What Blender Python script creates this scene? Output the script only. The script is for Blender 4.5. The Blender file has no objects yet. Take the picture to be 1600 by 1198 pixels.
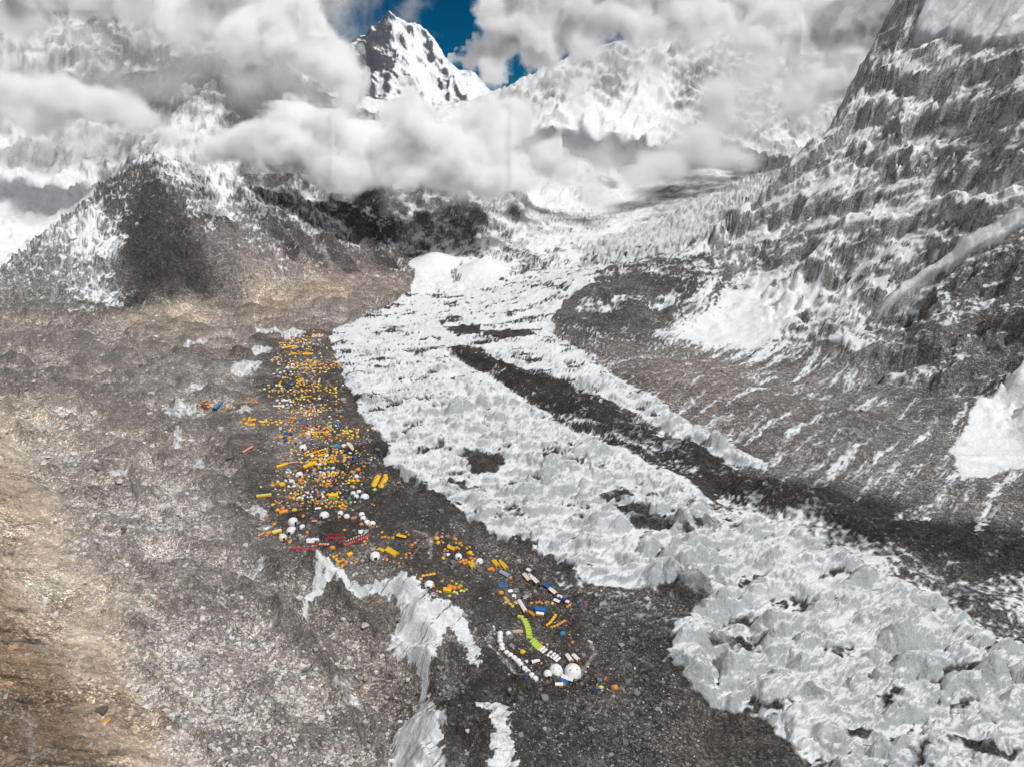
import bpy, math, random, time
import numpy as np
T0 = time.time()
R = math.radians

# ------------------------------------------------------------------ camera, sky, sun, exposure
scene = bpy.context.scene
CAM_Z, PITCH, FPX = 260.0, R(17.8), 1150.0          # camera height above the camp, tilt below level, focal length (of 1600 px)
cam_data = bpy.data.cameras.new('camera')
cam_data.lens = FPX / 1600 * 36.0
cam_data.sensor_width = 36.0
cam_data.clip_start, cam_data.clip_end = 1.0, 60000.0
cam = bpy.data.objects.new('camera', cam_data)
cam.location = (0, 0, CAM_Z)
cam.rotation_euler = (R(90) - PITCH, 0, 0)
scene.collection.objects.link(cam)
scene.camera = cam

SKY_OFFSET = (-14.625, 13.897, 10.551)
SUN_EL, SUN_AZ = R(54), R(138)                       # azimuth clockwise from the view direction (+Y): behind, to the right
world = bpy.data.worlds.new('World')
scene.world = world
world.use_nodes = True
wn = world.node_tree
for n in list(wn.nodes): wn.nodes.remove(n)
w_out = wn.nodes.new('ShaderNodeOutputWorld')
w_bg = wn.nodes.new('ShaderNodeBackground')
w_sky = wn.nodes.new('ShaderNodeTexSky')
w_sky.sky_type = 'NISHITA'
w_sky.sun_disc = False
w_sky.sun_elevation = SUN_EL
w_sky.sun_rotation = SUN_AZ
w_sky.altitude = 6000
w_sky.air_density = 1.0
w_sky.dust_density = 0.0
w_sky.ozone_density = 3.0
w_bg.inputs['Strength'].default_value = 0.14
# clear sky, deep blue at this height, between broken cloud that goes all round
w_tint = wn.nodes.new('ShaderNodeMix'); w_tint.data_type = 'RGBA'; w_tint.blend_type = 'MULTIPLY'; w_tint.inputs[0].default_value = 1.0
w_tint.inputs[7].default_value = (0.007, 0.168, 0.208, 1)
w_tc = wn.nodes.new('ShaderNodeTexCoord')
w_map = wn.nodes.new('ShaderNodeMapping'); w_map.inputs['Location'].default_value = SKY_OFFSET
w_noise = wn.nodes.new('ShaderNodeTexNoise'); w_noise.inputs['Scale'].default_value = 2.4; w_noise.inputs['Detail'].default_value = 7; w_noise.inputs['Roughness'].default_value = 0.58
w_ramp = wn.nodes.new('ShaderNodeMapRange'); w_ramp.interpolation_type = 'SMOOTHSTEP'; w_ramp.inputs[1].default_value = 0.40; w_ramp.inputs[2].default_value = 0.50
w_n2 = wn.nodes.new('ShaderNodeTexNoise'); w_n2.inputs['Scale'].default_value = 5.0; w_n2.inputs['Detail'].default_value = 6
w_cc = wn.nodes.new('ShaderNodeMix'); w_cc.data_type = 'RGBA'; w_cc.inputs[6].default_value = (2.0, 2.06, 2.16, 1); w_cc.inputs[7].default_value = (4.7, 4.75, 4.85, 1)
w_mix = wn.nodes.new('ShaderNodeMix'); w_mix.data_type = 'RGBA'
wn.links.new(w_sky.outputs[0], w_tint.inputs[6])
wn.links.new(w_tc.outputs['Generated'], w_map.inputs[0]); wn.links.new(w_map.outputs[0], w_noise.inputs['Vector']); wn.links.new(w_map.outputs[0], w_n2.inputs['Vector'])
wn.links.new(w_noise.outputs['Fac'], w_ramp.inputs[0]); wn.links.new(w_n2.outputs['Fac'], w_cc.inputs[0])
wn.links.new(w_ramp.outputs[0], w_mix.inputs[0]); wn.links.new(w_tint.outputs[2], w_mix.inputs[6]); wn.links.new(w_cc.outputs[2], w_mix.inputs[7])
wn.links.new(w_mix.outputs[2], w_bg.inputs['Color'])
wn.links.new(w_bg.outputs[0], w_out.inputs['Surface'])

sun_data = bpy.data.lights.new('sun', 'SUN')
sun_data.energy = 3.1
sun_data.angle = R(2.0)
sun_data.color = (1.0, 0.975, 0.945)
sun = bpy.data.objects.new('sun', sun_data)
sun.rotation_euler = (R(90) - SUN_EL, 0, R(180) - SUN_AZ)
scene.collection.objects.link(sun)

scene.view_settings.view_transform = 'Standard'
scene.view_settings.look = 'None'
scene.view_settings.exposure = 0.12
scene.view_settings.gamma = 1.0
scene.cycles.max_bounces = 10
scene.cycles.diffuse_bounces = 2
scene.cycles.glossy_bounces = 1
scene.cycles.volume_bounces = 5
scene.cycles.transparent_max_bounces = 8
scene.cycles.volume_step_rate = 2.5
scene.cycles.use_adaptive_sampling = True
scene.cycles.adaptive_threshold = 0.02
scene.cycles.use_denoising = True

# ------------------------------------------------------------------ survey helpers: sight lines from the camera station to the land
CP, SP = math.cos(PITCH), math.sin(PITCH)
def ray(px, py):
    px, py = np.asarray(px, float), np.asarray(py, float)
    xr, yr = (px - 800) / FPX, (599 - py) / FPX
    return xr, CP + yr * SP, -SP + yr * CP
def at_y(px, py, Y):                                # the point of a sight line at distance Y up the valley
    a, b, c = ray(px, py)
    return np.stack([a / b * Y, np.zeros_like(a) + Y, CAM_Z + c / b * Y], -1)
def at_z(px, py, z=0.0):                            # the point of a sight line at height z
    a, b, c = ray(px, py)
    t = (z - CAM_Z) / c
    return np.stack([a * t, b * t, CAM_Z + c * t], -1)

# ------------------------------------------------------------------ noise
def _h(ix, iy, seed):
    h = (ix.astype(np.uint32) * np.uint32(374761393) + iy.astype(np.uint32) * np.uint32(668265263) + np.uint32((seed * 974634777 + 12345) & 0xffffffff))
    h = (h ^ (h >> np.uint32(13))) * np.uint32(1274126177)
    h = (h ^ (h >> np.uint32(16))) * np.uint32(2246822519)
    return h ^ (h >> np.uint32(15))
_GA = np.linspace(0, 2 * math.pi, 64, endpoint=False)
_GX, _GY = np.cos(_GA).astype(np.float32), np.sin(_GA).astype(np.float32)
def perlin(x, y, seed=0):
    x = np.asarray(x, np.float64); y = np.asarray(y, np.float64)
    fx, fy = np.floor(x), np.floor(y)
    ix, iy = fx.astype(np.int64), fy.astype(np.int64)
    dx, dy = (x - fx).astype(np.float32), (y - fy).astype(np.float32)
    u = dx * dx * dx * (dx * (dx * 6 - 15) + 10)
    v = dy * dy * dy * (dy * (dy * 6 - 15) + 10)
    def g(ox, oy):
        k = (_h(ix + ox, iy + oy, seed) & np.uint32(63)).astype(np.int32)
        return _GX[k] * (dx - ox) + _GY[k] * (dy - oy)
    a, b, c, d = g(0, 0), g(1, 0), g(0, 1), g(1, 1)
    a += u * (b - a); c += u * (d - c)
    return (a + v * (c - a)) * 1.5
def fbm(x, y, octs, seed=0, gain=0.5, lac=2.03):
    s, amp, tot = 0.0, 1.0, 0.0
    for o in range(octs):
        s = s + amp * perlin(x, y, seed + o * 17); tot += amp
        amp *= gain; x = x * lac + 13.7; y = y * lac - 7.1
    return s / tot
def ridged(x, y, octs, seed=0, gain=0.5, lac=2.07):
    s, amp, tot, w = 0.0, 1.0, 0.0, 1.0
    for o in range(octs):
        n = 1 - np.abs(perlin(x, y, seed + o * 31)); n = n * n * w
        s = s + amp * n; tot += amp; w = np.clip(n * 1.6, 0, 1)
        amp *= gain; x = x * lac + 3.7; y = y * lac + 9.3
    return s / tot
def worley(x, y, seed=0):                            # distance to nearest cell point, its id value
    fx, fy = np.floor(x), np.floor(y)
    ix, iy = fx.astype(np.int64), fy.astype(np.int64)
    best = np.full(x.shape, 9.0, np.float32); sec = best.copy(); val = np.zeros(x.shape, np.float32)
    for ox in (-1, 0, 1):
        for oy in (-1, 0, 1):
            h = _h(ix + ox, iy + oy, seed)
            px = (h & np.uint32(1023)).astype(np.float32) / 1023; py = ((h >> np.uint32(10)) & np.uint32(1023)).astype(np.float32) / 1023
            d = np.hypot((fx + ox - x).astype(np.float32) + px, (fy + oy - y).astype(np.float32) + py)
            v = ((h >> np.uint32(20)) & np.uint32(1023)).astype(np.float32) / 1023
            near = d < best
            sec = np.where(near, best, np.minimum(sec, d)); val = np.where(near, v, val); best = np.where(near, d, best)
    return best, sec, val
def sstep(a, b, x):
    t = np.clip((x - a) / (b - a), 0, 1)
    return t * t * (3 - 2 * t)
def smax(a, b, k):
    h = np.clip(0.5 + 0.5 * (a - b) / k, 0, 1)
    return b + (a - b) * h + k * h * (1 - h)
def poly_sd(x, y, P):                                # signed distance to a plan polygon, positive inside
    P = np.asarray(P, float)
    d = np.full(x.shape, 1e9); inside = np.zeros(x.shape, bool)
    n = len(P)
    for i in range(n):
        ax, ay = P[i - 1]; bx, by = P[i]
        ex, ey = bx - ax, by - ay
        t = np.clip(((x - ax) * ex + (y - ay) * ey) / (ex * ex + ey * ey + 1e-9), 0, 1)
        d = np.minimum(d, (x - ax - t * ex) ** 2 + (y - ay - t * ey) ** 2)
        c = (ay > y) != (by > y)
        with np.errstate(divide='ignore', invalid='ignore'):
            inside ^= c & (x < ex * (y - ay) / (ey if ey else 1e-9) + ax)
    d = np.sqrt(d)
    return np.where(inside, d, -d)
def poly_sd_box(x, y, P, pad):                       # the same, only near the polygon (elsewhere -pad)
    P = np.asarray(P, float)
    out = np.full(x.shape, -float(pad))
    m = (x > P[:, 0].min() - pad) & (x < P[:, 0].max() + pad) & (y > P[:, 1].min() - pad) & (y < P[:, 1].max() + pad)
    if m.any(): out[m] = np.maximum(poly_sd(x[m], y[m], P), -pad)
    return out
def line_side(x, y, L):                              # signed distance to an open polyline (positive to its right), and arc fraction
    L = np.asarray(L, float); best = np.full(x.shape, 1e18); sgn = np.ones(x.shape); fr = np.zeros(x.shape)
    seg = np.hypot(*(L[1:] - L[:-1]).T); cum = np.concatenate([[0], np.cumsum(seg)]) / seg.sum()
    for i in range(len(L) - 1):
        ex, ey = L[i + 1] - L[i]
        tt = ((x - L[i, 0]) * ex + (y - L[i, 1]) * ey) / (ex * ex + ey * ey)
        t = np.clip(tt, 0, 1)
        d = (x - L[i, 0] - t * ex) ** 2 + (y - L[i, 1] - t * ey) ** 2
        s = np.sign(ey * (x - L[i, 0]) - ex * (y - L[i, 1]))
        m = d < best
        best = np.where(m, d, best); sgn = np.where(m, s, sgn); fr = np.where(m, cum[i] + t * (cum[i + 1] - cum[i]), fr)
    return np.sqrt(best) * sgn, fr

# ------------------------------------------------------------------ large form of the land: surveyed points, smooth surface through them
SURV = []
for px, py, z in [(330, 1198, -6), (450, 1198, -9), (560, 1198, -12), (560, 1060, -10), (420, 1050, -6), (300, 1000, -2), (240, 880, 0), (420, 900, -4), (330, 790, 0),
                  (760, 1198, 8), (900, 1198, 6), (1000, 1130, 6), (850, 1040, 6), (700, 900, 8), (560, 850, 6), (500, 770, 6), (470, 650, 5), (480, 560, 5),
                  (300, 700, 0), (150, 700, 4), (60, 640, 10), (200, 600, 3), (350, 600, 0), (100, 520, 6), (300, 530, 2), (10, 500, 12), (420, 500, 0),
                  (560, 480, 0), (620, 450, 4), (1250, 1198, 2), (1600, 1198, -4), (1700, 1250, -4), (1150, 950, 6), (900, 800, 8), (750, 700, 8), (640, 600, 6),
                  (1400, 1000, 4), (1150, 800, 8), (950, 690, 8), (820, 610, 6), (600, 520, 2), (720, 480, 2), (800, 440, 8), (760, 520, 4),
                  (1600, 860, 6), (1400, 790, 6), (1200, 715, 6), (1050, 650, 6), (960, 590, 8), (900, 545, 8), (1600, 780, 10), (1480, 740, 10), (1330, 700, 10), (1180, 640, 14), (1060, 590, 16)]:
    SURV.append(at_z(px, py, z))
for px, py, Y in [  # right-hand wall
                  (1600, 690, 640), (1600, 580, 730), (1600, 480, 800), (1600, 400, 860), (1600, 300, 930), (1600, 200, 1010), (1600, 60, 1150), (1600, -60, 1300), (1650, -200, 1500), (1480, -140, 1600),
                  (1720, 560, 680), (1720, 300, 850), (1720, 0, 1150),
                  (1500, 640, 700), (1500, 540, 800), (1500, 430, 900), (1500, 330, 1010), (1500, 200, 1130), (1500, 90, 1270), (1500, 0, 1400),
                  (1400, 600, 800), (1400, 480, 950), (1400, 400, 1035), (1400, 250, 1200), (1400, 120, 1370), (1425, 30, 1490),
                  (1300, 570, 880), (1300, 490, 1000), (1300, 400, 1120), (1300, 300, 1230), (1300, 205, 1380),
                  (1230, 580, 870), (1230, 500, 1040), (1220, 430, 1180), (1230, 340, 1275), (1235, 265, 1370),
                  (1150, 560, 940), (1140, 490, 1110), (1165, 435, 1240), (1190, 330, 1350),
                  (1080, 480, 1120), (1000, 425, 1230), (1080, 425, 1230), (920, 455, 1180), (890, 500, 1105), (960, 520, 1050), (1040, 540, 1000),
                  # icefall and basin behind
                  (880, 415, 1620), (1000, 390, 1690), (1100, 385, 1640), (950, 370, 1800), (1080, 330, 2000), (1150, 300, 2200), (1200, 262, 2600), (1120, 270, 2550), (1180, 350, 1800),
                  (960, 340, 2050), (1260, 230, 2800), (1330, 190, 3000), (1420, 150, 2800), (1500, 140, 2500),
                  # snow mountain, centre right
                  (860, 330, 2150), (850, 260, 2500), (800, 290, 2300), (930, 250, 2650), (1000, 200, 2900), (900, 190, 2850), (830, 190, 2900), (1080, 200, 2900), (1150, 200, 2900),
                  (790, 160, 3150), (860, 115, 3250), (940, 75, 3350), (1040, 50, 3450), (1150, 40, 3450), (1250, 60, 3450), (1080, 120, 3100), (1180, 130, 3100), (1350, 60, 3500), (1450, -20, 3500),
                  # centre cliffs
                  (640, 385, 1700), (560, 400, 1560), (700, 390, 1680), (780, 370, 1760), (850, 350, 1900), (600, 330, 1760), (700, 320, 1820), (640, 290, 1850), (760, 300, 1950), (560, 290, 1800), (700, 240, 2150), (750, 215, 2300),
                  (640, 240, 2150), (560, 245, 2000), (740, 235, 2600), (650, 225, 2500), (680, 420, 1600), (760, 410, 1620),
                  # left side, behind the ridge
                  (20, 430, 1560), (100, 410, 1640), (30, 370, 1800), (90, 320, 1950), (20, 280, 2050), (140, 270, 2050), (60, 210, 2250), (180, 220, 2150), (20, 130, 2450), (120, 130, 2400), (230, 150, 2300), (300, 210, 2100),
                  (40, 60, 2600), (150, 55, 2600), (260, 70, 2550), (-80, 60, 2600), (-120, 300, 2000), (-120, 440, 1500), (300, 20, 2750), (120, 0, 2800), (330, 120, 2250), (430, 100, 2350), (480, 150, 2200), (480, 150, 2700), (560, 230, 2700), (-100, 560, 1000)]:
    SURV.append(at_y(px, py, Y))
# ground beyond the crest lines falls away again
for x, y, z in [(900, 4300, 200), (0, 4300, 100), (-1500, 4300, 300), (2400, 4300, 500), (-2600, 3400, 500), (800, 1900, 150), (620, 1900, 110), (560, 1650, 90), (1000, 1900, 500), (1700, 1900, 900), (1500, 900, 650), (900, 400, 130), (520, 250, 0), (700, 650, 170),
                (-300, 150, 0), (0, 130, 0), (300, 130, 0), (-1200, 900, 60), (-1500, 1600, 160)]:
    SURV.append(np.array([x, y, z], float))
SURV = np.array(SURV)
def tps_k(r2): return 0.5 * r2 * np.log(r2 + 1e-9)
_S = 1000.0
_cx, _cy, _cz = SURV[:, 0] / _S, SURV[:, 1] / _S, SURV[:, 2]
_n = len(SURV)
_A = np.zeros((_n + 3, _n + 3))
_A[:_n, :_n] = tps_k((_cx[:, None] - _cx) ** 2 + (_cy[:, None] - _cy) ** 2) + np.eye(_n) * 2e-4
_A[:_n, _n:] = np.stack([np.ones(_n), _cx, _cy], 1); _A[_n:, :_n] = _A[:_n, _n:].T
_W = np.linalg.solve(_A, np.concatenate([_cz, np.zeros(3)]))
def tps(x, y):
    out = np.empty(x.shape)
    xf, yf, of = x.ravel() / _S, y.ravel() / _S, out.ravel()
    for i in range(0, len(xf), 60000):
        a, b = xf[i:i + 60000].astype(np.float32), yf[i:i + 60000].astype(np.float32)
        k = tps_k((a[:, None] - _cx.astype(np.float32)) ** 2 + (b[:, None] - _cy.astype(np.float32)) ** 2)
        of[i:i + 60000] = k @ _W[:_n].astype(np.float32) + _W[_n] + _W[_n + 1] * a + _W[_n + 2] * b
    return of.reshape(x.shape)
# sharp crests: polylines in space with a slope to each side
CRESTS = [  # points (px, py, Y), slope left of travel, slope right of travel
    ([(188, 488, 1195), (200, 420, 1260), (208, 330, 1370), (238, 240, 1500)], 0.95, 0.80),
    ([(238, 240, 1500), (300, 262, 1560), (370, 285, 1590), (440, 300, 1640), (530, 330, 1720)], 0.75, 0.62),
    ([(238, 240, 1500), (200, 275, 1620), (150, 300, 1760), (110, 330, 1800)], 0.8, 0.8),
    ([(300, 262, 1560), (328, 330, 1470), (350, 395, 1390)], 1.0, 0.9),
    ([(405, 292, 1615), (450, 350, 1530), (492, 408, 1450)], 1.0, 0.9),
    ([(370, 285, 1590), (420, 340, 1500), (460, 385, 1440)], 0.8, 0.7),
    ([(440, 300, 1640), (500, 350, 1560), (545, 410, 1470)], 0.85, 0.75),
    ([(530, 330, 1720), (580, 370, 1620), (610, 410, 1560)], 0.85, 0.8),
    ([(330, 235, 2050), (342, 130, 2080), (368, 72, 2120), (430, 120, 2100), (500, 150, 2050), (560, 190, 2000), (600, 240, 1960)], 1.0, 0.95),
]
CREST3 = [(np.array([at_y(*p) for p in pts]), sl, sr) for pts, sl, sr in CRESTS]
def crest_height(x, y):
    out = np.full(x.shape, -1e4)
    for P, sl, sr in CREST3:
        for i in range(len(P) - 1):
            ex, ey = P[i + 1, :2] - P[i, :2]
            t = np.clip(((x - P[i, 0]) * ex + (y - P[i, 1]) * ey) / (ex * ex + ey * ey), 0, 1)
            qx, qy = x - P[i, 0] - t * ex, y - P[i, 1] - t * ey
            d = np.hypot(qx, qy)
            s = np.where(ex * qy - ey * qx > 0, sl, sr)
            out = np.maximum(out, P[i, 2] + t * (P[i + 1, 2] - P[i, 2]) - d * s)
    return out
FOOT = at_z(np.array([-60, 40, 110, 150, 215, 330, 420]), np.array([560, 690, 790, 870, 985, 1198, 1420]), 0)[:, :2]    # foot of the near lateral moraine
def macro(x, y):
    z = tps(x, y)
    wx = x + 26 * fbm(x / 120, y / 120, 3, 5); wy = y + 26 * fbm(x / 120, y / 120, 3, 6)
    z = smax(z, crest_height(wx, wy), 4.0)
    d, _ = line_side(x, y, FOOT)
    near = sstep(1000, 700, y)
    up = np.maximum(d, 0)
    z = z + near * (0.60 * np.sqrt(up * up + 26 ** 2) - 0.60 * 26) * (d > 0)
    return z
def sight(px, py, f=macro, lo=120.0, hi=3600.0, n=500):  # where a sight line first meets the land
    px, py = np.atleast_1d(np.asarray(px, float)), np.atleast_1d(np.asarray(py, float))
    a, b, c = ray(px, py)
    Y = np.geomspace(lo, hi, n)[None, :]
    x = (a / b)[:, None] * Y; zr = CAM_Z + (c / b)[:, None] * Y
    below = zr < f(x, np.broadcast_to(Y, x.shape).copy())
    k = np.where(below.any(1), below.argmax(1), n - 1); k = np.maximum(k, 1)
    y0, y1 = Y[0, k - 1], Y[0, k]
    for _ in range(14):
        ym = (y0 + y1) / 2
        bl = CAM_Z + c / b * ym < f(a / b * ym, ym)
        y1 = np.where(bl, ym, y1); y0 = np.where(bl, y0, ym)
    return np.stack([a / b * y1, y1, CAM_Z + c / b * y1], -1)
def plan(pts):                                       # an outline seen from the station, carried to the map
    P = np.array(pts, float)
    return sight(P[:, 0], P[:, 1])[:, :2]
# ------------------------------------------------------------------ map outlines of ice, moraine and snow
GLAC = plan([(640, 458), (600, 482), (560, 500), (520, 515), (512, 530), (530, 575), (545, 610), (560, 645), (600, 685), (608, 735), (650, 765), (705, 800), (780, 845), (870, 880), (925, 930), (1010, 930), (1062, 955), (1072, 970), (1045, 1010), (1042, 1050), (1100, 1092), (1200, 1112), (1240, 1150), (1262, 1205), (1262, 1300), (1750, 1300), (1680, 1040), (1600, 1000), (1520, 985), (1480, 940), (1430, 920), (1390, 900), (1330, 870), (1270, 830), (1160, 800), (1090, 770), (1010, 725), (930, 692), (860, 645), (800, 612), (770, 590), (730, 570), (705, 558), (700, 543), (750, 545), (790, 570), (870, 592), (950, 627), (1050, 675), (1150, 720), (1210, 738), (1200, 722), (1120, 678), (1040, 634), (955, 585), (895, 540), (868, 526), (862, 500), (880, 470), (930, 440)]).tolist() \
    + [[190, 1420], [260, 1560], [420, 1640], [330, 1700], [150, 1650]] + plan([(800, 432), (720, 455)]).tolist()
GLAC = np.array(GLAC)
ICEFALL = np.array([[120, 1560], [260, 1480], [430, 1500], [560, 1560], [640, 1700], [760, 2000], [920, 2400], [1100, 2800], [900, 2850], [700, 2400], [520, 2150], [300, 1900], [160, 1750]], float)
MED = plan([(695, 550), (735, 545), (790, 578), (870, 600), (950, 636), (1050, 684), (1150, 728), (1280, 768), (1400, 805), (1500, 820), (1600, 840), (1750, 880), (1750, 975), (1600, 905), (1450, 870), (1350, 850), (1270, 810), (1170, 780), (1090, 745), (1010, 700), (930, 670), (870, 640), (800, 605), (760, 578)])
WALL = [plan([(500, 885), (530, 897), (560, 913), (600, 913), (630, 905), (655, 925), (680, 950), (705, 955), (728, 960), (737, 990), (750, 1025), (752, 1050), (735, 1050), (722, 1010), (700, 985), (690, 1010), (682, 1040), (665, 1070), (680, 1110), (690, 1150), (700, 1230), (600, 1230), (618, 1150), (655, 1085), (660, 1050), (640, 1030), (603, 1000), (625, 960), (615, 928), (560, 928), (520, 908), (480, 942), (455, 965), (490, 912)]),
        plan([(738, 1118), (765, 1108), (795, 1115), (800, 1160), (806, 1230), (762, 1230), (770, 1170), (765, 1135)])]
PATCH = [plan(p) for p in [
    [(256, 645), (275, 632), (305, 628), (312, 634), (290, 650), (262, 658)], [(268, 700), (275, 668), (284, 668), (284, 690), (274, 702)], [(298, 735), (306, 712), (318, 714), (320, 730), (308, 740)],
    [(385, 545), (400, 540), (425, 543), (420, 552), (400, 556)], [(355, 580), (375, 568), (412, 565), (405, 578), (380, 583)], [(285, 612), (310, 604), (335, 600), (330, 612), (300, 620)], [(370, 640), (385, 635), (400, 640), (395, 650), (375, 652)],
    [(372, 915), (385, 880), (405, 866), (413, 868), (400, 890), (380, 912)], [(365, 975), (380, 968), (425, 955), (440, 960), (420, 970), (385, 977)], [(175, 740), (190, 733), (212, 730), (205, 738), (185, 744)],
    [(262, 760), (270, 750), (290, 748), (288, 760), (275, 768)], [(245, 783), (258, 784), (280, 793), (262, 793)], [(388, 800), (390, 782), (405, 780), (418, 792), (412, 803), (400, 795)], [(402, 822), (415, 812), (428, 810), (420, 818), (408, 826)],
    [(500, 975), (510, 966), (525, 968), (518, 976)], [(190, 835), (210, 829), (250, 828), (245, 834), (205, 836)], [(285, 540), (300, 536), (330, 530), (325, 540), (298, 545)], [(395, 518), (430, 512), (440, 520), (410, 526)], [(430, 520), (460, 515), (480, 522), (450, 530)], [(600, 690), (640, 700), (650, 720), (625, 715)], [(650, 1150), (690, 1140), (700, 1165), (670, 1175)],
    [(525, 1060), (545, 1050), (560, 1075), (548, 1085)]]]
DEBRIS = [plan(p) for p in [
    [(725, 718), (745, 715), (790, 725), (775, 745), (740, 748), (730, 735)], [(655, 715), (690, 708), (705, 716), (670, 722)], [(930, 785), (960, 775), (1000, 783), (985, 795), (950, 797)], [(960, 800), (990, 800), (1055, 830), (1090, 850), (1030, 845), (985, 830)],
    [(1030, 930), (1065, 918), (1115, 922), (1110, 950), (1085, 970), (1050, 955)], [(1100, 1000), (1140, 996), (1180, 1005), (1205, 1003), (1200, 1018), (1160, 1020), (1115, 1015)], [(1070, 830), (1100, 818), (1145, 805), (1130, 820), (1090, 838)], [(905, 845), (930, 855), (920, 862), (898, 850)],
    [(560, 572), (600, 574), (620, 577), (590, 580)], [(545, 622), (570, 620), (590, 628), (560, 630)], [(640, 690), (680, 685), (700, 690), (660, 697)], [(1370, 1095), (1395, 1085), (1410, 1095), (1385, 1115)], [(1490, 1160), (1540, 1170), (1580, 1185), (1520, 1190)], [(1470, 1155), (1500, 1165), (1480, 1168)], [(1310, 1140), (1345, 1145), (1350, 1155), (1320, 1152)],
    [(690, 512), (740, 508), (760, 522), (715, 525)], [(750, 520), (820, 515), (840, 525), (780, 532)], [(780, 890), (840, 900), (880, 915), (820, 912)], [(700, 760), (740, 765), (760, 775), (715, 772)], [(610, 745), (660, 760), (720, 800), (660, 790)], [(1120, 740), (1160, 745), (1170, 755), (1130, 752)]]]
SNOWF = [plan([(1482, 700), (1530, 620), (1600, 578), (1740, 550), (1740, 715), (1600, 735), (1545, 740), (1500, 752)]),
         plan([(1050, 530), (1110, 502), (1150, 470), (1185, 442), (1240, 442), (1288, 430), (1272, 470), (1230, 505), (1200, 522), (1130, 540)]),
         plan([(0, 285), (60, 270), (110, 265), (150, 290), (150, 320), (80, 330), (0, 335), (-100, 330), (-100, 280)]),
         plan([(640, 458), (652, 402), (680, 392), (700, 400), (708, 440), (722, 450), (692, 464)]), plan([(700, 452), (740, 406), (765, 400), (800, 430), (762, 450), (722, 460)])]
CAMP = plan([(420, 520), (520, 520), (545, 610), (600, 690), (612, 760), (740, 830), (920, 935), (960, 1010), (970, 1085), (850, 1085), (770, 1060), (690, 940), (560, 900), (430, 860), (390, 800), (400, 700), (380, 620)])
HANG = [plan([(1425, 60), (1440, 10), (1470, -40), (1560, -80), (1740, -100), (1740, 40), (1600, 68), (1570, 82), (1535, 88), (1500, 68), (1450, 72)]),
        plan([(1368, 487), (1440, 436), (1530, 398), (1600, 360), (1740, 310), (1740, 285), (1600, 328), (1500, 378), (1410, 440)])]
DARKF = plan([(238, 246), (214, 330), (196, 420), (190, 482), (215, 472), (260, 460), (352, 442), (322, 392), (288, 332), (262, 288)])
PATHS = [plan([(644, 880), (660, 866), (676, 850), (684, 842)]), plan([(672, 886), (672, 868), (675, 850), (665, 840), (648, 832)]), plan([(770, 985), (762, 1000), (764, 1015), (785, 1040), (815, 1068)]), plan([(905, 1060), (930, 1030), (925, 1015)]), plan([(45, 1120), (48, 1150), (44, 1175), (60, 1176), (95, 1168)]), plan([(10, 1112), (35, 1112), (48, 1128)])]
MEDLINE = plan([(735, 556), (880, 618), (1060, 700), (1280, 788), (1450, 838), (1750, 925)])
CONE = plan([(678, 425), (755, 430)])
STREAK = plan([(1200, 690), (1420, 480)]); STREAK = (STREAK[1] - STREAK[0]) / np.hypot(*(STREAK[1] - STREAK[0]))
FLOW = plan([(650, 520), (1400, 1080)]); FLOW = (FLOW[1] - FLOW[0]) / np.hypot(*(FLOW[1] - FLOW[0]))
PLATEAU = plan([(440, 975), (505, 898), (560, 920), (612, 925), (640, 985), (668, 1065), (640, 1130), (640, 1300), (1100, 1300), (1100, 700), (560, 700), (440, 860)])

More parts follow.
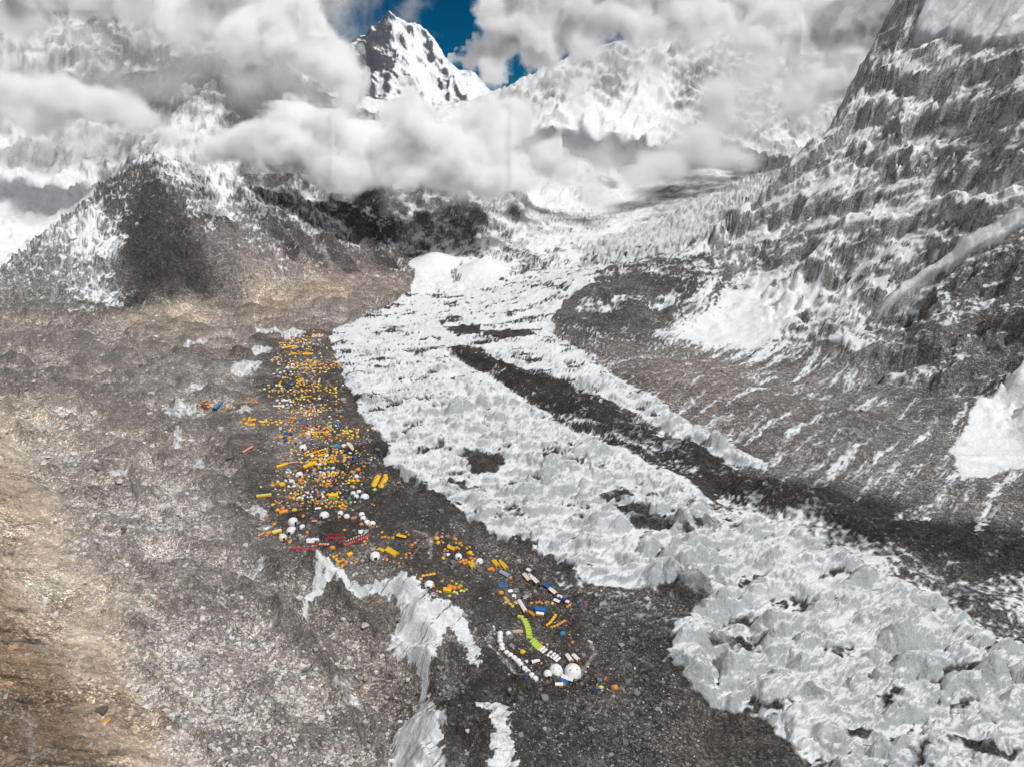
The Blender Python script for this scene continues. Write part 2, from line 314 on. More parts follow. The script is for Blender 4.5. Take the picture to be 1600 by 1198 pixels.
# snow cover and rock colour noted along the valley: (px, py, snow share, rock sRGB)
G_ = (88, 86, 86)
NOTES = [(100, 550, .02, (132, 123, 114)), (300, 600, .03, (136, 128, 121)), (250, 800, .0, (142, 134, 127)), (400, 1000, 0, (138, 129, 121)), (500, 1130, 0, (140, 131, 121)), (350, 900, 0, (134, 125, 117)), (30, 500, .04, (132, 121, 110)), (430, 690, .0, (118, 109, 102)),
    (50, 850, 0, (182, 165, 145)), (100, 950, 0, (184, 167, 147)), (200, 1100, 0, (168, 146, 122)), (30, 1050, 0, (122, 102, 80)), (60, 1150, 0, (120, 102, 82)), (20, 700, 0, (172, 156, 138)), (20, 780, 0, (170, 152, 130)), (-60, 900, 0, (160, 138, 112)), (150, 1000, 0, (184, 166, 145)),
    (180, 830, 0, (156, 146, 136)), (250, 1050, 0, (160, 150, 140)), (320, 1150, 0, (152, 142, 131)), (120, 740, 0, (146, 134, 124)),
    (480, 600, .0, (72, 66, 63)), (520, 720, 0, (58, 53, 51)), (500, 800, 0, (66, 61, 58)), (650, 800, .02, (74, 69, 66)), (850, 980, 0, (70, 65, 62)), (750, 1100, 0, (70, 65, 62)), (950, 1100, 0, (74, 68, 64)), (700, 870, 0, (76, 70, 66)), (1130, 1150, 0, (76, 69, 63)), (900, 900, .05, (80, 75, 72)), (460, 540, .02, (80, 74, 71)), (560, 680, 0, (82, 75, 71)), (580, 1000, 0, (120, 110, 101)),
    (300, 490, 0, (164, 146, 124)), (420, 462, 0, (164, 143, 119)), (500, 445, 0, (160, 141, 119)), (600, 452, .05, (136, 122, 112)), (240, 495, 0, (158, 142, 124)), (350, 520, .02, (140, 128, 118)), (500, 492, .04, (132, 121, 112)),
    (470, 392, .06, (126, 110, 104)), (400, 350, .2, (108, 100, 96)), (540, 420, .02, (130, 112, 104)), (250, 360, .05, (60, 52, 49)), (290, 420, .0, (66, 58, 55)), (275, 300, .35, (84, 78, 76)), (215, 460, .1, (84, 78, 74)), (280, 390, .0, (58, 50, 47)), (330, 430, .0, (104, 94, 88)), (240, 420, .0, (54, 47, 45)), (260, 335, .06, (64, 57, 54)), (315, 370, .04, (98, 90, 86)), (345, 400, .0, (112, 101, 96)), (225, 380, .05, (58, 52, 50)),
    (150, 380, .55, (110, 107, 105)), (100, 430, .35, (110, 106, 102)), (60, 460, .12, (116, 109, 102)), (170, 440, .4, (80, 77, 76)), (60, 330, .9, G_), (50, 220, .7, (82, 82, 85)), (200, 120, .35, (70, 66, 66)), (300, 150, .5, (76, 72, 72)), (380, 120, .1, (54, 56, 62)), (460, 150, .08, (56, 58, 64)), (300, 200, .7, G_), (100, 150, .55, (76, 74, 75)),  # blue-dark back ridge: dark rock with its cloud shadow painted into the colour
    (330, 280, .72, (92, 86, 84)), (290, 275, .6, (90, 85, 83)), (420, 310, .5, (90, 84, 82)), (360, 310, .45, (96, 90, 87)), (500, 340, .42, (75, 70, 70)), (590, 350, .22, (58, 56, 58)), (640, 350, .4, (66, 64, 66)), (700, 345, .35, (78, 76, 76)), (800, 340, .4, (78, 76, 76)), (850, 370, .65, (84, 80, 80)), (800, 400, .5, (80, 78, 78)), (580, 400, .1, (100, 88, 84)),
    (900, 250, .97, G_), (930, 205, .97, G_), (870, 225, .95, G_), (1000, 225, .93, G_), (850, 150, .55, (98, 90, 85)), (950, 110, .5, (96, 88, 84)), (1000, 180, .97, G_), (1100, 110, .5, (86, 84, 84)), (1150, 150, .45, (80, 79, 80)), (1200, 120, .6, G_), (950, 300, .7, G_), (1060, 300, .35, (84, 82, 82)), (880, 190, .8, G_), (1040, 240, .6, G_),
    (1400, 170, .6, (112, 107, 104)), (1550, 200, .58, (108, 103, 100)), (1300, 250, .64, (110, 107, 105)), (1250, 330, .68, (106, 104, 102)), (1400, 330, .64, (104, 102, 100)), (1550, 320, .6, (104, 101, 99)), (1250, 400, .6, (100, 98, 97)), (1350, 420, .62, (76, 74, 73)), (1500, 400, .5, (84, 80, 77)), (1580, 450, .2, (98, 90, 83)), (1480, 470, .2, (92, 86, 80)),
    (1200, 480, .9, G_), (1120, 500, .6, (96, 91, 88)), (1300, 520, .3, (96, 92, 90)), (1350, 480, .55, (86, 83, 81)), (1420, 560, .08, (110, 107, 105)), (1300, 600, .16, (116, 111, 108)), (1400, 650, .07, (112, 107, 104)), (1500, 580, .05, (98, 94, 91)), (1200, 620, .16, (114, 106, 100)), (1100, 580, .1, (132, 117, 108)), (1050, 560, .12, (118, 108, 102)),
    (1000, 470, .1, (82, 78, 76)), (900, 490, .05, (84, 80, 78)), (1060, 440, .08, (72, 68, 66)), (1250, 720, .2, (120, 112, 107)), (1400, 740, .17, (122, 115, 110)), (1500, 780, .22, (114, 108, 103)), (1100, 660, .12, (126, 114, 107)), (1570, 780, .2, (114, 107, 102)),
    (880, 620, .14, (54, 48, 46)), (1100, 720, .10, (50, 45, 43)), (1350, 810, .05, (50, 44, 41)), (1550, 860, .08, (56, 49, 45)), (1250, 810, .3, (84, 80, 78)), (1350, 860, .3, (82, 79, 77)), (1450, 900, .28, (80, 76, 74)), (1550, 950, .28, (78, 74, 72)), (1500, 840, .07, (58, 51, 47)), (1230, 770, .16, (54, 49, 47)), (1000, 690, .22, (52, 47, 45)), (735, 560, .25, (56, 50, 48))]
def s2l(c):
    c = np.asarray(c, float) / 255
    return np.where(c < 0.04045, c / 12.92, ((c + 0.055) / 1.055) ** 2.4)
_nt = np.array([(a, b) for a, b, _, _ in NOTES], float)
_np3 = sight(_nt[:, 0], _nt[:, 1])
_nu, _nl = _np3[:, 0] / _np3[:, 1], np.log(_np3[:, 1])
_nv = np.array([[s, *s2l(c)] for _, _, s, c in NOTES])
def notes(x, y):
    u, l = (x / y).ravel().astype(np.float32), np.log(y).ravel().astype(np.float32)
    out = np.empty((len(u), 4), np.float32)
    nv = _nv.astype(np.float32)
    for i in range(0, len(u), 60000):
        d = (u[i:i + 60000, None] - _nu.astype(np.float32)) ** 2 + ((l[i:i + 60000, None] - _nl.astype(np.float32)) * 0.8) ** 2 + 2e-4
        w = 1 / (d * d)
        out[i:i + 60000] = (w @ nv) / w.sum(1, keepdims=True)
    return out

# ------------------------------------------------------------------ full relief of the land
def relief(x, y, z0=None, st=None):
    """height and cover of the land at map points"""
    if z0 is None: z0 = macro(x, y)
    wob = 7 * fbm(x / 26, y / 26, 3, 71) + 2.0 * perlin(x / 4.5, y / 4.5, 75)
    gl = poly_sd_box(x, y, GLAC, 60) + wob
    icf = poly_sd_box(x, y, ICEFALL, 80) + 5 * wob
    med = poly_sd_box(x, y, MED, 60) + 0.8 * wob
    gl = np.minimum(gl, -med + 2)
    foot, ffr = line_side(x, y, FOOT)
    # how mountainous: steepness of the large form
    if st is None:
        e = 12.0
        st = np.hypot((macro(x + e, y) - z0) / e, (macro(x, y + e) - z0) / e)
    mt = sstep(0.22, 0.55, st) * sstep(620, 760, y + 0.35 * np.maximum(x, 0))
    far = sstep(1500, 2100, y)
    z = z0.copy()
    # --- hummocky debris of the valley floor
    fl = (1 - mt)
    hum = 13.0 * (ridged(x / 120, y / 85, 4, 3, 0.5) - 0.45) + 17.0 * (ridged(x / 60 + 0.6 * perlin(x / 60, y / 60, 8), y / 40 + 0.4 * x / 60, 4, 7, 0.42) - 0.45) + 8.0 * fbm(x / 26, y / 20, 2, 9) + 1.7 * fbm(x / 6.5, y / 6.5, 3, 12) + 0.5 * perlin(x / 2.1, y / 2.1, 14)
    alo_ = ffr * 900
    hum = hum * (1 - 0.6 * sstep(0.05, 0.2, x / y))
    flow_r = ridged((foot + 14 * fbm(x / 70, y / 70, 2, 25)) / 46, alo_ / 170 + 0.3 * perlin(x / 90, y / 90, 26), 4, 27, 0.5) - 0.45
    hum = hum * 0.75 + 15 * flow_r * sstep(260, 120, np.abs(foot + 90)) * sstep(-0.02, -0.12, x / y)
    slope_near = sstep(-5, 30, foot) * sstep(1000, 700, y)
    z += fl * hum * (1 - 0.72 * slope_near) * (1 - sstep(-8, 12, gl)) * 0.9 * (1 - 0.55 * sstep(-25, 15, poly_sd_box(x, y, CAMP, 40)))
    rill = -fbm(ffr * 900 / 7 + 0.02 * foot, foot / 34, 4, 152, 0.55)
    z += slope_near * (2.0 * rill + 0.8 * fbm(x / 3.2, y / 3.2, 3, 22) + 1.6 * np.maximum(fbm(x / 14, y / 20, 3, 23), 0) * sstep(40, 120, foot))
    # --- ice wall below the camp
    hi = poly_sd_box(x, y, PLATEAU, 120) + 2.5 * fbm(x / 14, y / 14, 3, 24)
    z += 13.0 * (sstep(-11, 13, hi) - 0.5) * np.exp(-np.abs(hi) / 50)
    # --- mountains: gullies, ribs, tilted beds
    if True:
        wx = x + 30 * fbm(x / 150, y / 150, 3, 31); wy = y + 30 * fbm(x / 150, y / 150, 3, 32)
        right = sstep(0.06, 0.2, x / y) * sstep(1700, 1500, y)
        cap = np.maximum(sstep(-25, 15, poly_sd_box(x, y, HANG[0], 40)), 0.8 * sstep(-12, 8, poly_sd_box(x, y, HANG[1], 40)))
        calm = 1 - 0.85 * cap
        A = (12 + 30 * far + 12 * right + 16 * right * sstep(150, 330, z)) * calm
        rg = ridged(wx / 170, wy / 170, 7, 41, 0.55) - 0.42
        z += mt * rg * A * 1.7
        z += mt * (4.0 * (1 - far) * fbm(x / 19, y / 19, 4, 45, 0.62) + 9.0 * far * fbm(x / 52, y / 52, 4, 46, 0.6))
        m1 = sstep(1900, 1750, y) * (x < 0)
        z += mt * m1 * (19 * (ridged(wx / 95, wy / 95, 5, 47, 0.55) - 0.5) + 13 * (ridged(x / 30, y / 30, 4, 48, 0.6) - 0.5))
        pres = sstep(-0.35, 0.35, fbm(x / 85, y / 85, 3, 55))
        q = (z - 0.62 * x - 0.05 * y + 62 * fbm(x / 130, y / 130, 4, 51) + 9 * fbm(x / 20, y / 20, 4, 52, .6)) / 46.0
        fq = q - np.floor(q)
        z += calm * mt * right * (0.35 + 0.55 * pres) * 46.0 * (sstep(0.42, 0.86, fq) - fq)
        q2 = (z - 0.85 * x + 12 * fbm(x / 34, y / 34, 4, 53, 0.6)) / 12.0
        f2 = q2 - np.floor(q2)
        z += calm * mt * right * (0.85 - 0.4 * pres) * 12.0 * (sstep(0.3, 0.8, f2) - f2)
        q3 = (z + 0.35 * x + 45 * fbm(x / 140, y / 140, 4, 54)) / 44.0
        f3 = q3 - np.floor(q3)
        z += mt * (1 - right) * sstep(1400, 1700, y) * 0.42 * pres * 44.0 * (sstep(0.3, 0.85, f3) - f3)
    # --- glacier: pinnacles of ice between hollows
    tr = np.zeros_like(z)
    m = gl > -10
    if m.any():
        X, Y = x[m], y[m]
        fx_, fy_ = FLOW
        a = X * fx_ + Y * fy_; b = -X * fy_ + Y * fx_
        a = a + 7 * fbm(X / 30, Y / 30, 3, 61); b = b + 7 * fbm(X / 30, Y / 30, 3, 62)
        def cones(s, seed, stretch=1.45):
            d1, d2, v = worley(a / s, b / (s * stretch), seed)
            k = np.clip(1 - d1 / 0.80, 0, 1)
            return (0.15 + 0.85 * v * v) * k ** 1.05 + 0.16 * np.clip(d2 - d1, 0, 1)
        nearw = sstep(1050, 560, Y)
        big = cones(19.0, 63); mid = cones(9.5, 64); sm = cones(4.4, 65, 1.2)
        edge = sstep(-6, 16, gl[m])
        lump = 0.35 + 0.9 * sstep(-0.3, 0.4, fbm(X / 75, Y / 75, 2, 66))
        rr = ridged(a / 17, b / 40, 5, 68, 0.55)
        h = nearw * (10.0 * big * lump + 5.5 * mid * (0.4 + lump) + 7.0 * rr) + (1 - nearw) * (1.5 * big + 3.4 * mid + 4.5 * rr) + (0.6 + nearw) * sm - 1.5 + 0.5 * fbm(X / 3.1, Y / 3.1, 3, 67)
        lev = 0.9 * nearw + 0.3 + 1.6 * fbm(X / 45, Y / 45, 2, 60)
        h = smax(h, lev, 1.2)
        z[m] += edge * h
        t_ = np.zeros_like(h); t_[:] = h; tr[m] = t_ * edge
    z += np.where(med > -10, sstep(-12, 30, med) * (7.5 + 4 * fbm(x / 40, y / 40, 3, 69) + 2 * (ridged(x / 30, y / 30, 3, 70) - .5)), 0)
    m = icf > 0
    if m.any():
        X, Y = x[m], y[m]
        d1, d2, v = worley(X / 24 + 0.6 * perlin(X / 40, Y / 40, 81), Y / 17 + 0.6 * perlin(X / 40, Y / 40, 82), 83)
        e1, e2, w = worley(X / 9, Y / 8, 84)
        z[m] += sstep(0, 50, icf[m]) * (19 * (v - 0.3) * sstep(0.0, 0.22, d2 - d1) + 7 * w * sstep(0, .25, e2 - e1) + 3 * fbm(X / 14, Y / 14, 3, 85))
    # --- hanging ice with a broken edge
    hg = np.full(x.shape, -40.0)
    for P, th in zip(HANG, (16.0, 8.0)):
        d = poly_sd_box(x, y, P, 40) + 6 * fbm(x / 25, y / 25, 3, 91)
        hg = np.maximum(hg, d)
        z += np.where(d > -2, th * sstep(-2, 4, d) * (0.8 + 0.5 * fbm(x / 30, y / 30, 2, 92)), 0)
    sf = np.full(x.shape, -40.0)
    for P in SNOWF: sf = np.maximum(sf, poly_sd_box(x, y, P, 40))
    for c, hh in zip(CONE, (34, 28)):
        d2_ = ((x - c[0]) ** 2 + (y - c[1] - 20) ** 2)
        k_ = np.exp(-d2_ / (2 * 60 ** 2))
        z = z * (1 - sstep(0.35, 0.75, k_)) + (z0 + 0 * z) * sstep(0.35, 0.75, k_)
        z += hh * np.exp(-d2_ / (2 * 34 ** 2))
        sf = np.maximum(sf, 58 - np.sqrt(d2_))
    return dict(hum=hum * fl, ffr=ffr, z=z, gl=gl, icf=icf, med=med, foot=foot, mt=mt, tr=tr, hg=hg, sf=sf, st=st, slope_near=slope_near, far=far)

# fan of map cells, closer together where the land is steep or near
NU, NR = 1000, 1010
U = np.linspace(-0.92, 0.92, NU)
uc = np.linspace(-0.92, 0.92, 160); yc = np.geomspace(150, 3900, 620)
Xc = uc[:, None] * yc[None, :]; Yc = np.broadcast_to(yc, Xc.shape).copy()
zc = macro(Xc, Yc)
el = (zc - CAM_Z) / Yc
seen = el >= np.maximum.accumulate(el, 1) - 0.004
de = np.abs(np.diff(el, axis=1)) * np.where(seen[:, 1:], 1.0, 0.18) + 0.05 * np.diff(np.log(yc))[None, :]
k = np.ones(9) / 9
de = np.apply_along_axis(lambda r: np.convolve(r, k, 'same'), 1, de)
de = np.apply_along_axis(lambda r: np.convolve(np.pad(r, 6, mode='edge'), np.ones(13) / 13, 'valid'), 0, de)
cum = np.concatenate([np.zeros((len(uc), 1)), np.cumsum(de, 1)], 1); cum /= cum[:, -1:]
rows = np.array([np.interp(np.linspace(0, 1, NR), cum[i], yc) for i in range(len(uc))])
ui = np.interp(U, uc, np.arange(len(uc))); i0 = np.minimum(ui.astype(int), len(uc) - 2); ft = (ui - i0)[:, None]
VY = rows[i0] * (1 - ft) + rows[i0 + 1] * ft
VX = U[:, None] * VY
print('grid', round(time.time() - T0, 1))
Z0 = macro(VX.ravel(), VY.ravel()).reshape(VX.shape)
_g0, _g1 = np.gradient(Z0, axis=0), np.gradient(Z0, axis=1)
_x0, _y0, _x1, _y1 = np.gradient(VX, axis=0), np.gradient(VY, axis=0), np.gradient(VX, axis=1), np.gradient(VY, axis=1)
_dt = _x0 * _y1 - _x1 * _y0
ST = np.hypot((_g0 * _y1 - _g1 * _y0) / _dt, (_g1 * _x0 - _g0 * _x1) / _dt)
L = relief(VX.ravel(), VY.ravel(), Z0.ravel(), ST.ravel())
L = {k_: v.reshape(VX.shape) for k_, v in L.items()}
VZ = L['z']
print('relief', round(time.time() - T0, 1))
# surface normals
P3 = np.stack([VX, VY, VZ], -1)
du = np.gradient(P3, axis=0); dv = np.gradient(P3, axis=1)
N = np.cross(du, dv); N /= np.linalg.norm(N, axis=-1, keepdims=True) + 1e-9
N *= np.sign(N[..., 2:3])
nz, ny = N[..., 2], N[..., 1]
nt = notes(VX, VY).reshape(*VX.shape, 4)
share, gcol = nt[..., 0], nt[..., 1:].copy()
x, y = VX, VY
sx, sy = STREAK
sa, sb = x * sx + y * sy, -x * sy + y * sx
n_str = fbm(sa / 95, sb / 11, 4, 101, 0.55)
n_iso = 0.5 * fbm(x / 20, y / 20, 5, 102, 0.6) + 0.7 * fbm(x / 75, y / 75, 3, 104, 0.6)
mside, _ = line_side(x, y, MEDLINE)
strk = sstep(2, -14, mside) * sstep(0.05, 0.2, x / y) * sstep(1080, 900, y) * sstep(0.5, 0.2, L['mt'])
far = L['far']
bed_n = fbm((VZ - 0.62 * x + 9 * n_iso) / 13, (x + 0.4 * y) / 75, 5, 107, 0.6)
bed_f = fbm((VZ - 0.50 * x + 25 * n_iso) / 36, (x + 0.4 * y) / 190, 5, 108, 0.6)
gul = fbm(x / 30 + 0.8 * n_iso, (VZ + 0.6 * y) / 110, 5, 109, 0.6)
right_ = sstep(-0.02, 0.12, x / y)
n_rock = right_ * (bed_n * (1 - far) + bed_f * far) + (1 - right_) * gul
n_mt = np.where(L['mt'] > 0, L['mt'], 0)
n_iso = n_iso * (1 - 0.6 * n_mt) + 0.75 * n_rock * n_mt
score = (np.where(right_ > .5, 2.6, 1.7) * (1 - 0.5 * far) * (1 - 0.6 * strk)) * (nz - np.where(L['mt'] > 0.5, 0.68, 0.86)) + (1.1 - 0.35 * far) * (1.25 * strk * n_str + (1 - strk) * n_iso) + (1 - L['far']) * ((0.45 * perlin(x / 4.3, y / 4.3, 103) + 0.3 * perlin(x / 2, y / 2, 105)) * (1 - n_mt) + n_mt * (0.55 * perlin((x + 0.5 * y) / 6, (VZ - .4 * x) / 3.2, 103) + 0.4 * perlin((x + .5 * y) / 3, VZ / 2.6, 105))) + 0.35 * L['far'] * fbm(x / 26, y / 26, 3, 106)
snow = sstep(-0.38 - 0.3 * far, 0.38 + 0.3 * far, score - (0.62 - 1.45 * share))  # far snow edges softened to grey, haze put into the cover
snow *= sstep(0.015, 0.05, share)
snow *= 1 - 0.5 * sstep(0, 8, L['med'] + 6 * fbm(x / 16, y / 16, 3, 157))
dust = n_mt * np.clip(0.36 + 0.35 * n_rock + 0.25 * perlin((x + .5 * y) / 9, VZ / 6, 158), 0, 0.6) * sstep(0.08, 0.4, share) * (1 - 0.3 * far)
snow = np.maximum(snow, dust)
for P in PATCH:
    snow = np.maximum(snow, (0.82 + 0.3 * perlin(x / 5, y / 5, 118)) * sstep(-1.6, 1.6, poly_sd_box(x, y, P, 8) + 4.5 * fbm(x / 7, y / 7, 3, 111) + 2.4 * perlin(x / 1.5, y / 1.5, 112)))
stri0 = fbm((x * 0.8 + y * 0.6) / 16, (x * 0.6 - y * 0.8) / 2.4, 4, 117, 0.6)
snow = np.where((x < 0) & (L['gl'] < -5) & (y < 1200), snow * (1 - 0.65 * sstep(0.14, 0.32, stri0)), snow)
wall = np.full(x.shape, -20.0)
for P in WALL: wall = np.maximum(wall, poly_sd_box(x, y, P, 14))
wl = sstep(-0.5, 0.8, wall + 2.6 * perlin(x / 5, y / 5, 113) + 1.4 * perlin(x / 1.3, y / 1.3, 114))
stri = fbm((x * 0.8 + y * 0.6) / 22, (x * 0.6 - y * 0.8) / 2.6, 4, 116, 0.6)
wl *= 1 - 0.6 * sstep(0.2, 0.4, stri)
snow = np.maximum(snow, wl)
snow = np.maximum(snow, sstep(-2, 3, L['sf'] + 5 * n_iso + 2.5 * perlin(x / 5, y / 5, 115)))
snow = np.maximum(snow, sstep(-1, 2, L['hg']))
glm = sstep(-1, 1.5, L['gl'])
icm = sstep(0, 25, L['icf'])
snow = np.maximum(snow, np.maximum(glm, icm))
deb = np.full(x.shape, -20.0)
for P in DEBRIS: deb = np.maximum(deb, poly_sd_box(x, y, P, 14))
_fa, _fb = x * FLOW[0] + y * FLOW[1], -x * FLOW[1] + y * FLOW[0]
n_deb = fbm(_fa / 26, _fb / 50, 4, 121, 0.6) + 0.25 * perlin(x / 3, y / 3, 122)
hollow = sstep(5.0, 2.4, L['tr'])
debm = np.maximum(sstep(-1, 2, deb + 5.5 * perlin(x / 9, y / 9, 123) + 2 * perlin(x / 2.5, y / 2.5, 124)) * (0.35 + 0.65 * sstep(9, 4.5, L['tr'])), hollow * sstep(0.15, 0.30, n_deb) * 0.95)
snow = np.where(glm > 0.3, snow * (1 - debm), snow)
gcol = np.where((glm > 0.3)[..., None], np.array(s2l((62, 58, 57)))[None, None], gcol)
# bare ice on the steep sunward faces of the pinnacles, its dark also painting in shade, and on broken edges
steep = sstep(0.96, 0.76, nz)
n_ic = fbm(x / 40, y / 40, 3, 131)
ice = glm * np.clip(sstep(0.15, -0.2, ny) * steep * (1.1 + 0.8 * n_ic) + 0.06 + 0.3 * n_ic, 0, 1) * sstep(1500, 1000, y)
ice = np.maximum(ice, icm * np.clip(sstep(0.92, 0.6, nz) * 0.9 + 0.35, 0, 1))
ice = np.maximum(ice, sstep(-1, 1, L['hg']) * sstep(9, 3, L['hg']) * 0.9)
ice = np.maximum(ice, wl * 0.35 * steep)
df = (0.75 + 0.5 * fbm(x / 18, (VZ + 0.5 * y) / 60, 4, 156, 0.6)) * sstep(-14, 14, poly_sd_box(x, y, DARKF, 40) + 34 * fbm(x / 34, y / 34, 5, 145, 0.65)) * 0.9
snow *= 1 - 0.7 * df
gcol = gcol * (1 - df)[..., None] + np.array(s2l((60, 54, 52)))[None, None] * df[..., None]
# rock ribs standing out of the scree on the left ridge
ribd = np.full(x.shape, 999.0); sel = (x < 0) & (y > 1300) & (y < 1850)
xs, ys = x[sel] + 14 * fbm(x[sel] / 30, y[sel] / 30, 3, 148), y[sel] + 14 * fbm(x[sel] / 30, y[sel] / 30, 3, 149)
rd = np.full(xs.shape, 999.0)
for P in [CREST3[i][0] for i in (3, 4, 5, 6, 7)]:
    for i in range(len(P) - 1):
        ex, ey = P[i + 1, :2] - P[i, :2]
        t = np.clip(((xs - P[i, 0]) * ex + (ys - P[i, 1]) * ey) / (ex * ex + ey * ey), 0, 1)
        rd = np.minimum(rd, np.hypot(xs - P[i, 0] - t * ex, ys - P[i, 1] - t * ey))
ribd[sel] = rd
rib = sstep(30, 14, ribd + 22 * fbm(x / 24, y / 24, 4, 150, 0.65))
snow = np.where(ribd < 900, snow * (1 - 0.35 * rib), snow)
gcol = gcol * (1 - 0.85 * rib)[..., None] + np.array(s2l((66, 60, 59)))[None, None] * (0.85 * rib)[..., None]
# fine earth on the mounds, coarse pale blocks in the hollows
lf = (1 - L['mt']) * sstep(0.12, -0.02, x / y) * (1 - L['slope_near'])
mound = sstep(-5, 7, L['hum'] + 2.5 * perlin(x / 6, y / 6, 151))
gcol = gcol * (1 + lf * (0.34 - 0.60 * mound))[..., None]
# dark gullies cut down the near bank
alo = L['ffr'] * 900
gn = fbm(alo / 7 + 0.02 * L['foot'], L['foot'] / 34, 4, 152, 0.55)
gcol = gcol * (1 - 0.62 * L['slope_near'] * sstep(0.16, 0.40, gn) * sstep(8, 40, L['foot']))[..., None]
md = sstep(-4, 5, L['med'] + 5 * fbm(x / 12, y / 12, 3, 153))
gcol = gcol * (1 - md)[..., None] + np.array(s2l((50, 45, 43)))[None, None] * md[..., None]
# trodden paths
for P in PATHS:
    dd, _ = line_side(x, y, P)
    pm = sstep(1.5, 0.6, np.abs(dd + 1.2 * perlin(x / 9, y / 9, 154))) * 0.8
    gcol = gcol * (1 - pm)[..., None] + np.array(s2l((138, 128, 119)))[None, None] * pm[..., None]
# how coarse the debris is
grain = 1 - 0.72 * L['slope_near'] * sstep(110, 30, L['foot']) * sstep(-0.35, 0.1, fbm(x / 40, y / 40, 3, 155)) - 0.35 * lf * mound
grain = np.clip(grain, 0.15, 1)
# ground tone: patches of paler and darker debris; far rock paled as painted haze
pt = fbm(x / 45, y / 45, 4, 141, 0.55); ps = perlin(x / 2.4, y / 2.4, 142)
pr = ridged(x / 52 + 0.5 * perlin(x / 50, y / 50, 146), y / 34, 3, 147, 0.5) - 0.5
lum_ = gcol.mean(-1, keepdims=True)
gcol = lum_ + (gcol - lum_) * (0.66 + 0.16 * L['slope_near'] - 0.22 * L['mt'] * (1 - df))[..., None]
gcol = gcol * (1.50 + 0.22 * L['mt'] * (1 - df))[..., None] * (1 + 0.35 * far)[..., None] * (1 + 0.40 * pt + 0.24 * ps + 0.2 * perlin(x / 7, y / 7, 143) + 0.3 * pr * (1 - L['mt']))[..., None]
gcol = np.clip(gcol, 0.01, 0.75)
print('cover', round(time.time() - T0, 1))

